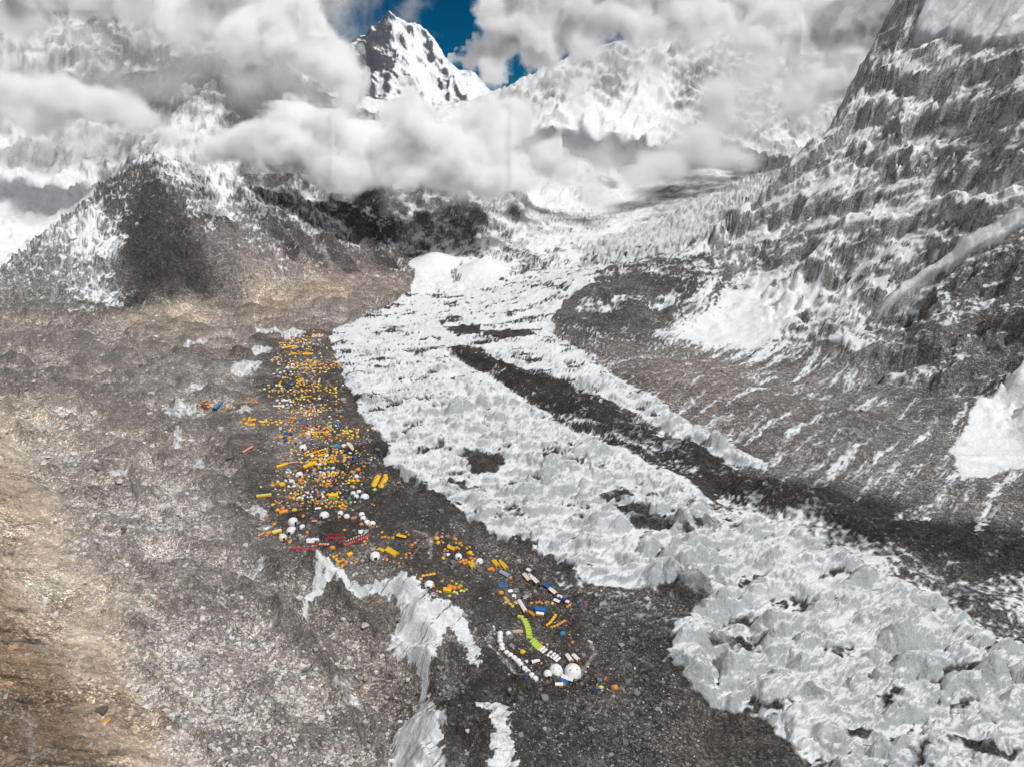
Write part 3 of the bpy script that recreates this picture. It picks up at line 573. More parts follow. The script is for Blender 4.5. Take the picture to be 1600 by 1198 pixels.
# ------------------------------------------------------------------ materials
MATS = {}
def material(name): 
    m = bpy.data.materials.new(name); m.use_nodes = True
    return m, m.node_tree, m.node_tree.nodes['Principled BSDF']
def land_material():
    m, nt_, bs = material('land')
    nn, lk = nt_.nodes.new, nt_.links.new
    def math_(op, a, b=None, c=None, clamp=False):
        n = nn('ShaderNodeMath'); n.operation = op; n.use_clamp = clamp
        for i, v in enumerate((a, b, c)):
            if v is None: continue
            if isinstance(v, (int, float)): n.inputs[i].default_value = v
            else: lk(v, n.inputs[i])
        return n.outputs[0]
    def mix(f, a, b, mode='MIX'):
        n = nn('ShaderNodeMix'); n.data_type = 'RGBA'; n.blend_type = mode
        for i, v in ((0, f), (6, a), (7, b)):
            if isinstance(v, (int, float)): n.inputs[i].default_value = v
            elif isinstance(v, tuple): n.inputs[i].default_value = v
            else: lk(v, n.inputs[i])
        return n.outputs[2]
    geo = nn('ShaderNodeNewGeometry'); pos = geo.outputs['Position']
    def noise(scale, det=4, rough=.6, dist=0):
        n = nn('ShaderNodeTexNoise'); n.inputs['Scale'].default_value = scale; n.inputs['Detail'].default_value = det; n.inputs['Roughness'].default_value = rough; n.inputs['Distortion'].default_value = dist
        lk(pos, n.inputs['Vector']); return n.outputs['Fac']
    def voro(scale):
        n = nn('ShaderNodeTexVoronoi'); n.inputs['Scale'].default_value = scale; lk(pos, n.inputs['Vector']); return n
    def attr(nm):
        a = nn('ShaderNodeAttribute'); a.attribute_name = nm; return a
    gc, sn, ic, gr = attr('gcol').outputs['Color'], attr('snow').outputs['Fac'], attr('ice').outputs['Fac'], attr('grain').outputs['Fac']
    # stones
    v1, v2 = voro(0.95), voro(0.30)
    sep = nn('ShaderNodeSeparateColor'); lk(v1.outputs['Color'], sep.inputs[0])
    sep2 = nn('ShaderNodeSeparateColor'); lk(v2.outputs['Color'], sep2.inputs[0])
    st1 = math_('POWER', sep.outputs[0], 2.2); st2 = math_('POWER', sep2.outputs[0], 3.0)
    nA, nB = noise(0.05, 8, .68), noise(0.9, 4, .65)
    k1 = math_('MULTIPLY_ADD', st1, 1.35, 0.52)
    k1 = math_('MULTIPLY', k1, math_('MULTIPLY_ADD', v1.outputs['Distance'], -0.55, 1.25))
    k1 = math_('MULTIPLY', k1, math_('MULTIPLY_ADD', st2, 0.70, 0.80))
    k1 = math_('MULTIPLY', k1, math_('MULTIPLY_ADD', nA, 1.3, 0.35))
    k1 = math_('MULTIPLY', k1, math_('MULTIPLY_ADD', nB, 0.9, 0.55))
    k1 = math_('MULTIPLY_ADD', math_('SUBTRACT', k1, 1.0), gr, 1.0)
    kc = nn('ShaderNodeCombineColor'); [lk(k1, kc.inputs[i]) for i in range(3)]
    rock = mix(1.0, gc, kc.outputs[0], 'MULTIPLY')
    hue = noise(0.02, 3, .5)
    rock = mix(math_('MULTIPLY_ADD', hue, 0.5, -0.1, clamp=True), rock, mix(1.0, rock, (1.03, 0.99, 0.96, 1), 'MULTIPLY'))
    # snow and ice
    ns = noise(0.30, 8, .78)
    sm = math_('ADD', sn, math_('MULTIPLY', math_('SUBTRACT', ns, 0.5), 1.3))
    mr = nn('ShaderNodeMapRange'); mr.inputs[1].default_value = 0.22; mr.inputs[2].default_value = 0.85; lk(sm, mr.inputs[0])
    nS = noise(0.08, 4, .6)
    snowc = mix(nS, (0.64, 0.66, 0.685, 1), (0.82, 0.83, 0.845, 1))
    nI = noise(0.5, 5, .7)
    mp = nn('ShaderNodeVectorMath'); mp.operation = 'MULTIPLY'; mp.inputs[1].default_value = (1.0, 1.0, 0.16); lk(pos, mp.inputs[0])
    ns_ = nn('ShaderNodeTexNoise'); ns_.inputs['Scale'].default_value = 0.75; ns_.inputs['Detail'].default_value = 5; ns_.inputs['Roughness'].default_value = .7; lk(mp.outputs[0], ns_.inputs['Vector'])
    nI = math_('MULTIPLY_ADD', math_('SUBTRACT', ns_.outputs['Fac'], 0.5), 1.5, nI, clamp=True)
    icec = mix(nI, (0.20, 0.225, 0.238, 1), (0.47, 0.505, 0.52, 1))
    dirt = mix(math_('MULTIPLY_ADD', noise(0.22, 6, .75), 2.4, -1.3, clamp=True), snowc, (0.50, 0.50, 0.50, 1))
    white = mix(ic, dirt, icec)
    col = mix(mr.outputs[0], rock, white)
    lk(col, bs.inputs['Base Color'])
    rough = math_('MULTIPLY_ADD', ic, -0.35, 0.9)
    lk(rough, bs.inputs['Roughness'])
    bs.inputs['Specular IOR Level'].default_value = 0.25
    # relief finer than the mesh
    hgt = math_('ADD', math_('MULTIPLY', st1, math_('SUBTRACT', 1.0, v1.outputs['Distance'])), math_('MULTIPLY', nB, 1.2))
    hgt = math_('ADD', math_('MULTIPLY', hgt, math_('MULTIPLY_ADD', mr.outputs[0], -0.72, 1.0)), math_('MULTIPLY', nA, 3.0))
    nC = noise(0.16, 7, .66)
    hgt = math_('ADD', hgt, math_('MULTIPLY', nC, math_('MULTIPLY_ADD', mr.outputs[0], -3.2, 5.0)))
    bp = nn('ShaderNodeBump'); bp.inputs['Strength'].default_value = 0.9; bp.inputs['Distance'].default_value = 0.9
    lk(hgt, bp.inputs['Height']); lk(bp.outputs[0], bs.inputs['Normal'])
    return m
LAND = land_material()

# ------------------------------------------------------------------ the land as separate pieces of the setting
zone = np.zeros((NU - 1, NR - 1), np.int8)
def fc(a): return (a[:-1, :-1] + a[1:, :-1] + a[:-1, 1:] + a[1:, 1:]) / 4
f_gl, f_med, f_icf, f_y, f_x, f_mt, f_sl = fc(L['gl']), fc(L['med']), fc(L['icf']), fc(VY), fc(VX), fc(L['mt']), fc(L['slope_near'])
f_u = f_x / f_y
f_right = (f_u > 0.055) & (f_y < 1720) & ~((f_u < 0.30) & (f_y > 1480))
zone[:] = 0
zone[(f_u > 0.06) & (f_y > 520) & f_right & (f_gl < 0) & (f_y + 0.9 * f_x > 1150)] = 4
zone[(f_y > 1150) & ~f_right & (f_mt > 0.12)] = 5
zone[(f_y > 1400) & ~f_right] = 5
zone[(zone == 5) & (f_u > 0.0) & (f_y > 1400)] = 6
zone[f_icf > 10] = 7
zone[f_gl > 0] = 1
zone[f_med > 0] = 2
zone[(f_sl > 0.5)] = 3
ZN = ['moraine_valley_floor', 'glacier', 'medial_moraine', 'lateral_moraine_slope', 'mountain_right', 'mountain_left', 'mountain_snowy_centre', 'icefall']
vid = np.arange(NU * NR).reshape(NU, NR)
quads = np.stack([vid[:-1, :-1], vid[1:, :-1], vid[1:, 1:], vid[:-1, 1:]], -1)
flatP = P3.reshape(-1, 3).astype(np.float32); flatC = gcol.reshape(-1, 3).astype(np.float32)
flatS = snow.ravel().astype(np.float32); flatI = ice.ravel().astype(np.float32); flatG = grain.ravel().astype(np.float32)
def build_mesh(name, verts, quads_, mat, smooth=True):
    me = bpy.data.meshes.new(name)
    me.vertices.add(len(verts)); me.vertices.foreach_set('co', np.ascontiguousarray(verts, np.float32).ravel())
    k_ = quads_.shape[1]
    me.loops.add(quads_.size); me.loops.foreach_set('vertex_index', quads_.astype(np.int32).ravel())
    me.polygons.add(len(quads_)); me.polygons.foreach_set('loop_start', np.arange(0, quads_.size, k_, dtype=np.int32))
    me.update(calc_edges=True)
    me.polygons.foreach_set('use_smooth', np.full(len(quads_), smooth))
    if mat: me.materials.append(mat)
    return me
def link(name, me, parent=None):
    o = bpy.data.objects.new(name, me); scene.collection.objects.link(o)
    if parent: o.parent = parent
    return o
def land_piece(name, q, P=None, C=None, S=None, I=None, G=None):
    P = flatP if P is None else P; C = flatC if C is None else C; S = flatS if S is None else S; I = flatI if I is None else I
    ids, inv = np.unique(q.ravel(), return_inverse=True)
    me = build_mesh(name, P[ids], inv.reshape(-1, 4), LAND)
    a = me.attributes.new('gcol', 'FLOAT_COLOR', 'POINT'); a.data.foreach_set('color', np.concatenate([C[ids], np.ones((len(ids), 1), np.float32)], 1).ravel())
    me.attributes.new('snow', 'FLOAT', 'POINT').data.foreach_set('value', S[ids])
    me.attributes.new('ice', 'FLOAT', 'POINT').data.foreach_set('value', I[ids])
    me.attributes.new('grain', 'FLOAT', 'POINT').data.foreach_set('value', (flatG if G is None else G)[ids])
    o = link(name, me); o['kind'] = 'structure'
    return o
for i, nme in enumerate(ZN):
    q = quads[zone == i]
    if len(q): land_piece(nme, q)
print('land', round(time.time() - T0, 1))
# ------------------------------------------------------------------ the far peak in the gap of the clouds
def far_peak():
    nu, nv = 270, 240
    gx = np.linspace(-1750, 700, nu); gy = np.linspace(4100, 5900, nv)
    X, Y = np.meshgrid(gx, gy, indexing='ij')
    cr = [([(440, 230, 5300), (500, 150, 5250), (535, 96, 5200), (560, 55, 5200), (588, 36, 5200), (608, 22, 5200), (640, 37, 5230), (665, 47, 5250), (690, 78, 5250), (730, 106, 5300), (790, 148, 5350), (880, 210, 5400)], 1.15, 1.15),
          ([(608, 22, 5200), (616, 62, 5050), (632, 100, 4900), (660, 150, 4700)], 0.95, 1.0), ([(562, 55, 5200), (572, 105, 5000), (556, 160, 4800)], 0.9, 1.0), ([(676, 62, 5250), (700, 110, 5050), (730, 150, 4900)], 1.0, 1.0)]
    z = np.full(X.shape, -500.0)
    wx = X + 45 * fbm(X / 210, Y / 210, 4, 205); wy = Y + 45 * fbm(X / 210, Y / 210, 4, 206)
    for pts, sl, sr in cr:
        P = np.array([at_y(*p) for p in pts])
        for i in range(len(P) - 1):
            ex, ey = P[i + 1, :2] - P[i, :2]
            t = np.clip(((wx - P[i, 0]) * ex + (wy - P[i, 1]) * ey) / (ex * ex + ey * ey), 0, 1)
            d = np.hypot(wx - P[i, 0] - t * ex, wy - P[i, 1] - t * ey)
            z = np.maximum(z, P[i, 2] + t * (P[i + 1, 2] - P[i, 2]) - d * sl)
    z += 75 * (ridged(X / 260, Y / 260, 6, 207, 0.55) - 0.55) + 14 * fbm(X / 40, Y / 40, 4, 208, 0.6)
    z = np.maximum(z, 100)
    P3_ = np.stack([X, Y, z], -1)
    n = np.cross(np.gradient(P3_, axis=0), np.gradient(P3_, axis=1)); n /= np.linalg.norm(n, axis=-1, keepdims=True); n *= np.sign(n[..., 2:3])
    east = sstep(-60, 90, X - at_y(612, 60, 5050)[0])
    sc = 1.6 * (n[..., 2] - 0.62) + 0.9 * n[..., 0] + 0.6 * fbm(X / 70, Y / 200, 4, 209, 0.5) + 0.28 * east + 0.35 * fbm(X / 22, Y / 120, 3, 211)
    S = sstep(-0.4, 0.4, sc - 0.22)
    C = np.broadcast_to(s2l((84, 89, 97)), X.shape + (3,)) * (1 + 0.3 * fbm(X / 60, Y / 60, 3, 210))[..., None]
    idx = np.arange(nu * nv).reshape(nu, nv)
    q = np.stack([idx[:-1, :-1], idx[1:, :-1], idx[1:, 1:], idx[:-1, 1:]], -1).reshape(-1, 4)
    land_piece('mountain_far_peak', q, P3_.reshape(-1, 3).astype(np.float32), C.reshape(-1, 3).astype(np.float32), S.ravel().astype(np.float32), np.zeros(nu * nv, np.float32), np.full(nu * nv, 0.8, np.float32))
far_peak()

# ------------------------------------------------------------------ clouds: bodies of mist with depth
def cloud_material(name, dens, erode, scale, seed):
    m = bpy.data.materials.new(name); m.use_nodes = True
    t = m.node_tree
    for n in list(t.nodes): t.nodes.remove(n)
    nn, lk = t.nodes.new, t.links.new
    out = nn('ShaderNodeOutputMaterial'); vol = nn('ShaderNodeVolumeScatter')
    a0 = nn('ShaderNodeAttribute'); a0.attribute_name = 'density'
    at = nn('ShaderNodeMath'); at.operation = 'MULTIPLY'; at.inputs[1].default_value = 1.0; at.use_clamp = True; lk(a0.outputs['Fac'], at.inputs[0])
    tc = nn('ShaderNodeNewGeometry')
    no = nn('ShaderNodeTexNoise'); no.inputs['Scale'].default_value = scale; no.inputs['Detail'].default_value = 2.5 if erode > 0.7 else 4.0; no.inputs['Roughness'].default_value = 0.66; no.inputs['Distortion'].default_value = 0.25
    add = nn('ShaderNodeVectorMath'); add.inputs[1].default_value = (seed * 913.0, seed * 271.0, 0)
    lk(tc.outputs['Position'], add.inputs[0]); lk(add.outputs[0], no.inputs['Vector'])
    m1 = nn('ShaderNodeMath'); m1.operation = 'MULTIPLY_ADD'; lk(no.outputs['Fac'], m1.inputs[0]); m1.inputs[1].default_value = -erode * 2; m1.inputs[2].default_value = erode * 0.95
    m2 = nn('ShaderNodeMath'); m2.operation = 'ADD'; lk(at.outputs[0], m2.inputs[0]); lk(m1.outputs[0], m2.inputs[1])
    mr = nn('ShaderNodeMapRange'); mr.interpolation_type = 'SMOOTHSTEP'; mr.inputs[1].default_value = 0.0; mr.inputs[2].default_value = 0.75; mr.inputs[3].default_value = 0; mr.inputs[4].default_value = dens
    lk(m2.outputs[0], mr.inputs[0])
    # nothing outside the body itself
    m3 = nn('ShaderNodeMath'); m3.operation = 'GREATER_THAN'; lk(at.outputs[0], m3.inputs[0]); m3.inputs[1].default_value = 0.001
    m4 = nn('ShaderNodeMath'); m4.operation = 'MULTIPLY'; lk(mr.outputs[0], m4.inputs[0]); lk(m3.outputs[0], m4.inputs[1])
    vol.inputs['Color'].default_value = (1, 1, 1, 1)
    vol.inputs['Anisotropy'].default_value = -0.2
    lk(m4.outputs[0], vol.inputs['Density']); lk(vol.outputs[0], out.inputs['Volume'])
    return m
ICO = None
def ico():
    global ICO
    if ICO is None:
        import bmesh
        bm = bmesh.new(); bmesh.ops.create_icosphere(bm, subdivisions=1, radius=1)
        bm.verts.ensure_lookup_table()
        ICO = (np.array([v.co[:] for v in bm.verts]), np.array([[v.index for v in f.verts] for f in bm.faces])); bm.free()
    return ICO
def cloud(name, puffs, dens, band, voxel, seed, erode=0.68, scale=0.012, sub=7, flat=0.8):
    rng = np.random.default_rng(seed)
    V, F = ico(); vs, fs, off = [], [], 0
    for px, py, Y, rp in puffs:
        c = at_y(px, py, Y); r = rp / FPX * Y * 1.03
        cs = [(c, r)]
        for _ in range(sub):
            d = rng.normal(size=3); d /= np.linalg.norm(d); d[2] = d[2] * 0.7 + 0.1
            cs.append((c + d * np.array([r, min(r, 75.0), r]) * rng.uniform(0.55, 0.95), r * rng.uniform(0.28, 0.55)))
        for cc, rr in cs:
            vs.append(V * np.array([1.0, min(1.0, 62.0 / rr), flat]) * rr * rng.uniform(0.9, 1.1, 3) + cc); fs.append(F + off); off += len(V)
    me = build_mesh(name, np.concatenate(vs), np.concatenate(fs), None)
    o = link(name, me); o['kind'] = 'stuff'
    mat = cloud_material(name + '_mist', dens, erode, scale, seed)
    g = bpy.data.node_groups.new(name + '_body', 'GeometryNodeTree')
    g.interface.new_socket('Geometry', in_out='INPUT', socket_type='NodeSocketGeometry'); g.interface.new_socket('Geometry', in_out='OUTPUT', socket_type='NodeSocketGeometry')
    gi, go = g.nodes.new('NodeGroupInput'), g.nodes.new('NodeGroupOutput')
    mv = g.nodes.new('GeometryNodeMeshToVolume'); mv.resolution_mode = 'VOXEL_SIZE'
    mv.inputs['Density'].default_value = 1.0; mv.inputs['Voxel Size'].default_value = voxel; mv.inputs['Interior Band Width'].default_value = band
    sm = g.nodes.new('GeometryNodeSetMaterial'); sm.inputs['Material'].default_value = mat
    g.links.new(gi.outputs[0], mv.inputs['Mesh']); g.links.new(mv.outputs[0], sm.inputs['Geometry']); g.links.new(sm.outputs[0], go.inputs[0])
    mg = o.modifiers.new('merge', 'REMESH'); mg.mode = 'VOXEL'; mg.voxel_size = voxel * 0.8; mg.use_smooth_shade = True
    md = o.modifiers.new('body', 'NODES'); md.node_group = g
    me.materials.append(mat)
    return o
cloud('cloud_deck', [(-60, -5, 2250, 80), (40, -15, 2250, 75), (150, -30, 2250, 75), (250, -25, 2200, 70), (330, -5, 2150, 74), (410, 25, 2100, 90), (470, 60, 2050, 74), (515, 100, 2000, 52), (450, -40, 2200, 85), (300, -60, 2250, 95), (548, 140, 1960, 34), (380, 75, 2050, 48), (540, 175, 1900, 26), (290, 30, 2100, 54)], 0.34, 150, 20, 3)
cloud('cloud_band', [(-40, 165, 1850, 54), (30, 152, 1850, 56), (100, 155, 1820, 56), (165, 162, 1820, 50), (218, 182, 1800, 38), (268, 215, 1750, 28), (60, 190, 1820, 40), (-60, 210, 1850, 40)], 0.11, 130, 20, 4)
cloud('cloud_bank', [(345, 232, 1640, 36), (400, 232, 1600, 50), (450, 222, 1600, 58), (505, 215, 1600, 62), (560, 228, 1600, 64), (600, 256, 1580, 64), (650, 238, 1600, 72), (700, 252, 1600, 70), (748, 215, 1650, 66), (792, 185, 1700, 42), (640, 180, 1700, 48), (765, 280, 1620, 48), (815, 285, 1650, 34), (555, 275, 1560, 44), (500, 275, 1560, 34), (470, 185, 1650, 38), (850, 250, 1800, 36)], 0.5, 130, 18, 5)
cloud('cloud_shelf', [(795, 25, 2500, 62), (860, 30, 2500, 66), (930, 8, 2500, 72), (1010, -8, 2500, 70), (1100, 0, 2500, 70), (1200, 8, 2500, 74), (1290, 35, 2500, 80), (1350, 65, 2450, 70), (1290, 115, 2450, 62), (1345, 135, 2400, 50), (1400, 0, 2400, 75), (765, 78, 2550, 34), (840, 85, 2500, 44), (770, 110, 2500, 30), (1245, 165, 2400, 38), (730, 100, 2600, 22), (1000, 45, 2450, 40), (1100, 40, 2450, 44), (1200, 60, 2450, 48), (900, 60, 2500, 40)], 0.34, 150, 20, 6)
cloud('cloud_wisp', [(1118, 140, 2250, 36), (1120, 185, 2250, 42), (1095, 225, 2200, 44), (1045, 258, 2150, 46), (1000, 280, 2100, 40), (1115, 255, 2200, 32), (1165, 250, 2200, 30), (930, 305, 1950, 34), (880, 270, 2000, 36), (960, 320, 1900, 26)], 0.04, 150, 20, 7)
cloud('cloud_veil', [(60, 90, 2000, 110), (200, 100, 1980, 110), (320, 90, 1950, 110), (430, 150, 1850, 90), (520, 190, 1780, 90), (40, 210, 1800, 80), (160, 215, 1780, 70), (300, 235, 1700, 60), (620, 290, 1560, 60), (720, 300, 1580, 60)], 0.009, 190, 22, 9, erode=0.75, scale=0.009)
cloud('cloud_mist', [(800, 250, 1950, 80), (880, 260, 2000, 80), (960, 270, 2000, 70), (1050, 230, 2150, 80), (1130, 190, 2250, 85), (1200, 150, 2300, 90), (1280, 180, 2300, 70), (900, 110, 2450, 80), (1020, 90, 2450, 85), (1140, 90, 2400, 90), (780, 170, 2000, 60)], 0.013, 190, 22, 10, erode=0.75, scale=0.009)
print('clouds', round(time.time() - T0, 1))
# ------------------------------------------------------------------ standing points on the finished land
_vx, _vy = VX, VY
def ground(xq, yq):                                  # height of the built surface at map points
    xq, yq = np.asarray(xq, float), np.asarray(yq, float)
    u = (xq / yq - U[0]) / (U[1] - U[0]); i = np.clip(u.astype(int), 0, NU - 2); f = u - i
    out = np.empty(xq.shape)
    for n in range(len(xq)):
        a = np.interp(yq[n], VY[i[n]], VZ[i[n]]); b = np.interp(yq[n], VY[i[n] + 1], VZ[i[n] + 1])
        out[n] = a * (1 - f[n]) + b * f[n]
    return out
def stand(px, py):                                   # first meeting of sight lines with the built surface
    px, py = np.atleast_1d(np.asarray(px, float)), np.atleast_1d(np.asarray(py, float))
    a, b, c = ray(px, py)
    u = (a / b - U[0]) / (U[1] - U[0]); i = np.clip(np.round(u).astype(int), 0, NU - 1)
    el_ = (VZ[i] - CAM_Z) / VY[i]
    hit = el_ > (c / b)[:, None]
    k_ = np.maximum(hit.argmax(1), 1); r_ = np.arange(len(px))
    e0, e1 = el_[r_, k_ - 1], el_[r_, k_]
    t = np.clip(((c / b) - e0) / (e1 - e0 + 1e-9), 0, 1)
    Y = VY[i, k_ - 1][r_ if False else slice(None)] if False else VY[i[r_], k_ - 1] * (1 - t) + VY[i[r_], k_] * t
    return np.stack([a / b * Y, Y, CAM_Z + c / b * Y], -1)
def metres(p, px):                                   # how many metres px picture elements span at a point
    d = p[1] * CP - (p[2] - CAM_Z) * SP
    return px * d / FPX

# ------------------------------------------------------------------ stones strewn over the debris
def stone_material():
    m, t, bs = material('stone')
    a = t.nodes.new('ShaderNodeAttribute'); a.attribute_name = 'gcol'
    n = t.nodes.new('ShaderNodeTexNoise'); n.inputs['Scale'].default_value = 1.6; n.inputs['Detail'].default_value = 5
    g = t.nodes.new('ShaderNodeNewGeometry'); t.links.new(g.outputs['Position'], n.inputs['Vector'])
    mr = t.nodes.new('ShaderNodeMapRange'); mr.inputs[3].default_value = 0.6; mr.inputs[4].default_value = 1.35; t.links.new(n.outputs['Fac'], mr.inputs[0])
    mx = t.nodes.new('ShaderNodeMix'); mx.data_type = 'RGBA'; mx.blend_type = 'MULTIPLY'; mx.inputs[0].default_value = 1
    cc = t.nodes.new('ShaderNodeCombineColor'); [t.links.new(mr.outputs[0], cc.inputs[i]) for i in range(3)]
    t.links.new(a.outputs['Color'], mx.inputs[6]); t.links.new(cc.outputs[0], mx.inputs[7]); t.links.new(mx.outputs[2], bs.inputs['Base Color'])
    bs.inputs['Roughness'].default_value = 0.92; bs.inputs['Specular IOR Level'].default_value = 0.2
    return m
STONE = stone_material()
CUBE = np.array([[-1, -1, -1], [1, -1, -1], [1, 1, -1], [-1, 1, -1], [-1, -1, 1], [1, -1, 1], [1, 1, 1], [-1, 1, 1]], float)
CUBEF = np.array([[0, 3, 2, 1], [4, 5, 6, 7], [0, 1, 5, 4], [1, 2, 6, 5], [2, 3, 7, 6], [3, 0, 4, 7]])
def strewn(name, ii, jj, size, col, seed):
    r = np.random.default_rng(seed); n = len(ii)
    c = P3[ii, jj] + np.stack([r.uniform(-.5, .5, n) * size * 2, r.uniform(-.5, .5, n) * size * 2, np.zeros(n)], -1)
    v = CUBE[None] * r.uniform(0.55, 1.0, (n, 8, 1)) * (size[:, None, None] * np.stack([r.uniform(.6, 1.2, n), r.uniform(.6, 1.2, n), r.uniform(.4, .8, n)], -1)[:, None])
    a = r.uniform(0, 6.28, n); ca, sa_ = np.cos(a)[:, None], np.sin(a)[:, None]
    b = r.uniform(-.5, .5, n); cb, sb_ = np.cos(b)[:, None], np.sin(b)[:, None]
    X, Y, Z = v[..., 0], v[..., 1], v[..., 2]
    X, Z = X * cb + Z * sb_, -X * sb_ + Z * cb
    X, Y = X * ca - Y * sa_, X * sa_ + Y * ca
    v = np.stack([X, Y, Z], -1) + c[:, None]
    f = CUBEF[None] + (np.arange(n) * 8)[:, None, None]
    me = build_mesh(name, v.reshape(-1, 3), f.reshape(-1, 4), STONE, smooth=False)
    k = np.repeat(np.concatenate([col, np.ones((n, 1))], 1), 8, 0).astype(np.float32)
    me.attributes.new('gcol', 'FLOAT_COLOR', 'POINT').data.foreach_set('color', k.ravel())
    o = link(name, me); o['kind'] = 'stuff'
    return o
rng = np.random.default_rng(77)
def pick(mask, n):
    idx = np.flatnonzero(mask.ravel()); idx = rng.choice(idx, min(n, len(idx)), replace=False)
    return idx // NR, idx % NR
floor_m = (L['gl'] < -2) & (L['med'] < 0) & (snow < 0.3) & (VY < 1150) & (VY > 165)
left_m = floor_m & (VX < -0.02 * VY + 20) | floor_m & (VX / VY < 0.28) & (VY < 420)
dens = (1.5 - 1.1 * mound) * (0.35 + 0.9 * sstep(-0.2, 0.4, fbm(VX / 38, VY / 38, 4, 161, 0.6))) + 1.3 * np.exp(-((L['foot'] + 22) / 26) ** 2) * (VY < 900)
keep = rng.random(VX.shape) < dens / 2.4
ii, jj = pick(left_m & keep & (L['slope_near'] < .6), 34000)
def stones(name, ii, jj, lo, hi, gain, seed, maxs=2.6):
    pxm = metres(np.stack([VX[ii, jj], VY[ii, jj], VZ[ii, jj]]), 1.0)
    size = np.clip(pxm * (lo + (hi - lo) * rng.pareto(2.6, len(ii)).clip(0, 3) / 3), 0.16, maxs)
    base = gcol[ii, jj] / 1.42
    grey = base.mean(1, keepdims=True)
    col = (0.35 * base + 0.65 * np.concatenate([grey * 1.05, grey, grey * 0.95], 1)) * (gain * rng.uniform(0.35, 2.0, (len(ii), 1)))
    col = np.maximum(col, 0.03) + 0.02
    strewn(name, ii, jj, size, np.clip(col, 0.03, 0.6), seed)
stones('loose_stones', ii, jj, 0.45, 4.6, 1.75, 5, 3.0)
ii, jj = pick(floor_m & (L['slope_near'] > .4), 4500)
stones('scree_stones', ii, jj, 0.5, 5.0, 1.0, 6, 3.0)
ii, jj = pick((snow < 0.4) & (VX / VY > 0.05) & (L['gl'] < -2) & (VY > 330) & (VY < 1050), 6500)
stones('hillside_stones', ii, jj, 0.5, 3.0, 1.25, 7, 3.5)
camp_m = poly_sd_box(VX, VY, CAMP, 20) > 0
ii, jj = pick(floor_m & (camp_m | ((VX > 0) & (VX / VY < 0.33) & (VY < 420))), 6500)
stones('pale_rubble', ii, jj, 0.45, 2.4, 4.2, 8, 1.8)
print('stones', round(time.time() - T0, 1))

# ------------------------------------------------------------------ single boulders one can point at
def tag(o, label, cat, group=None):
    o['label'] = label; o['category'] = cat
    if group: o['group'] = group
def boulder(px, py, w, h, col, label, seed, flat=0.8):
    import bmesh
    r = np.random.default_rng(seed)
    p = stand(px, py)[0]; sz = metres(p, w) / 2
    bm = bmesh.new(); bmesh.ops.create_icosphere(bm, subdivisions=2, radius=1)
    ph = r.uniform(0, 9, 3)
    cut = [(lambda d: d / np.linalg.norm(d))(r.normal(size=3)) for _ in range(14)]; lim = r.uniform(0.42, 0.85, 14)
    for v in bm.verts:
        c = np.array(v.co[:])
        for d, l_ in zip(cut, lim):
            k_ = c @ d
            if k_ > l_: c = c - d * (k_ - l_) * 0.92
        c = c * (1 + 0.06 * math.sin(5 * c[0] + ph[0]) * math.sin(6 * c[1] + ph[1]) + 0.03 * math.sin(17 * c[2] + 13 * c[0] + ph[2]))
        v.co = (c[0] * sz * 1.1, c[1] * sz * r.uniform(0.98, 1.02), c[2] * sz * h / w * 1.25)
    me = bpy.data.meshes.new('boulder'); bm.to_mesh(me); bm.free()
    me.polygons.foreach_set('use_smooth', np.zeros(len(me.polygons), bool)); me.materials.append(STONE)
    me.attributes.new('gcol', 'FLOAT_COLOR', 'POINT').data.foreach_set('color', np.tile(np.array([*s2l(col), 1], np.float32), len(me.vertices)))
    o = link('boulder', me); o.location = (p[0], p[1], p[2] + sz * 0.1); o.rotation_euler = (0, 0, r.uniform(0, 6))
    tag(o, label, 'boulder', 'boulders on the debris')
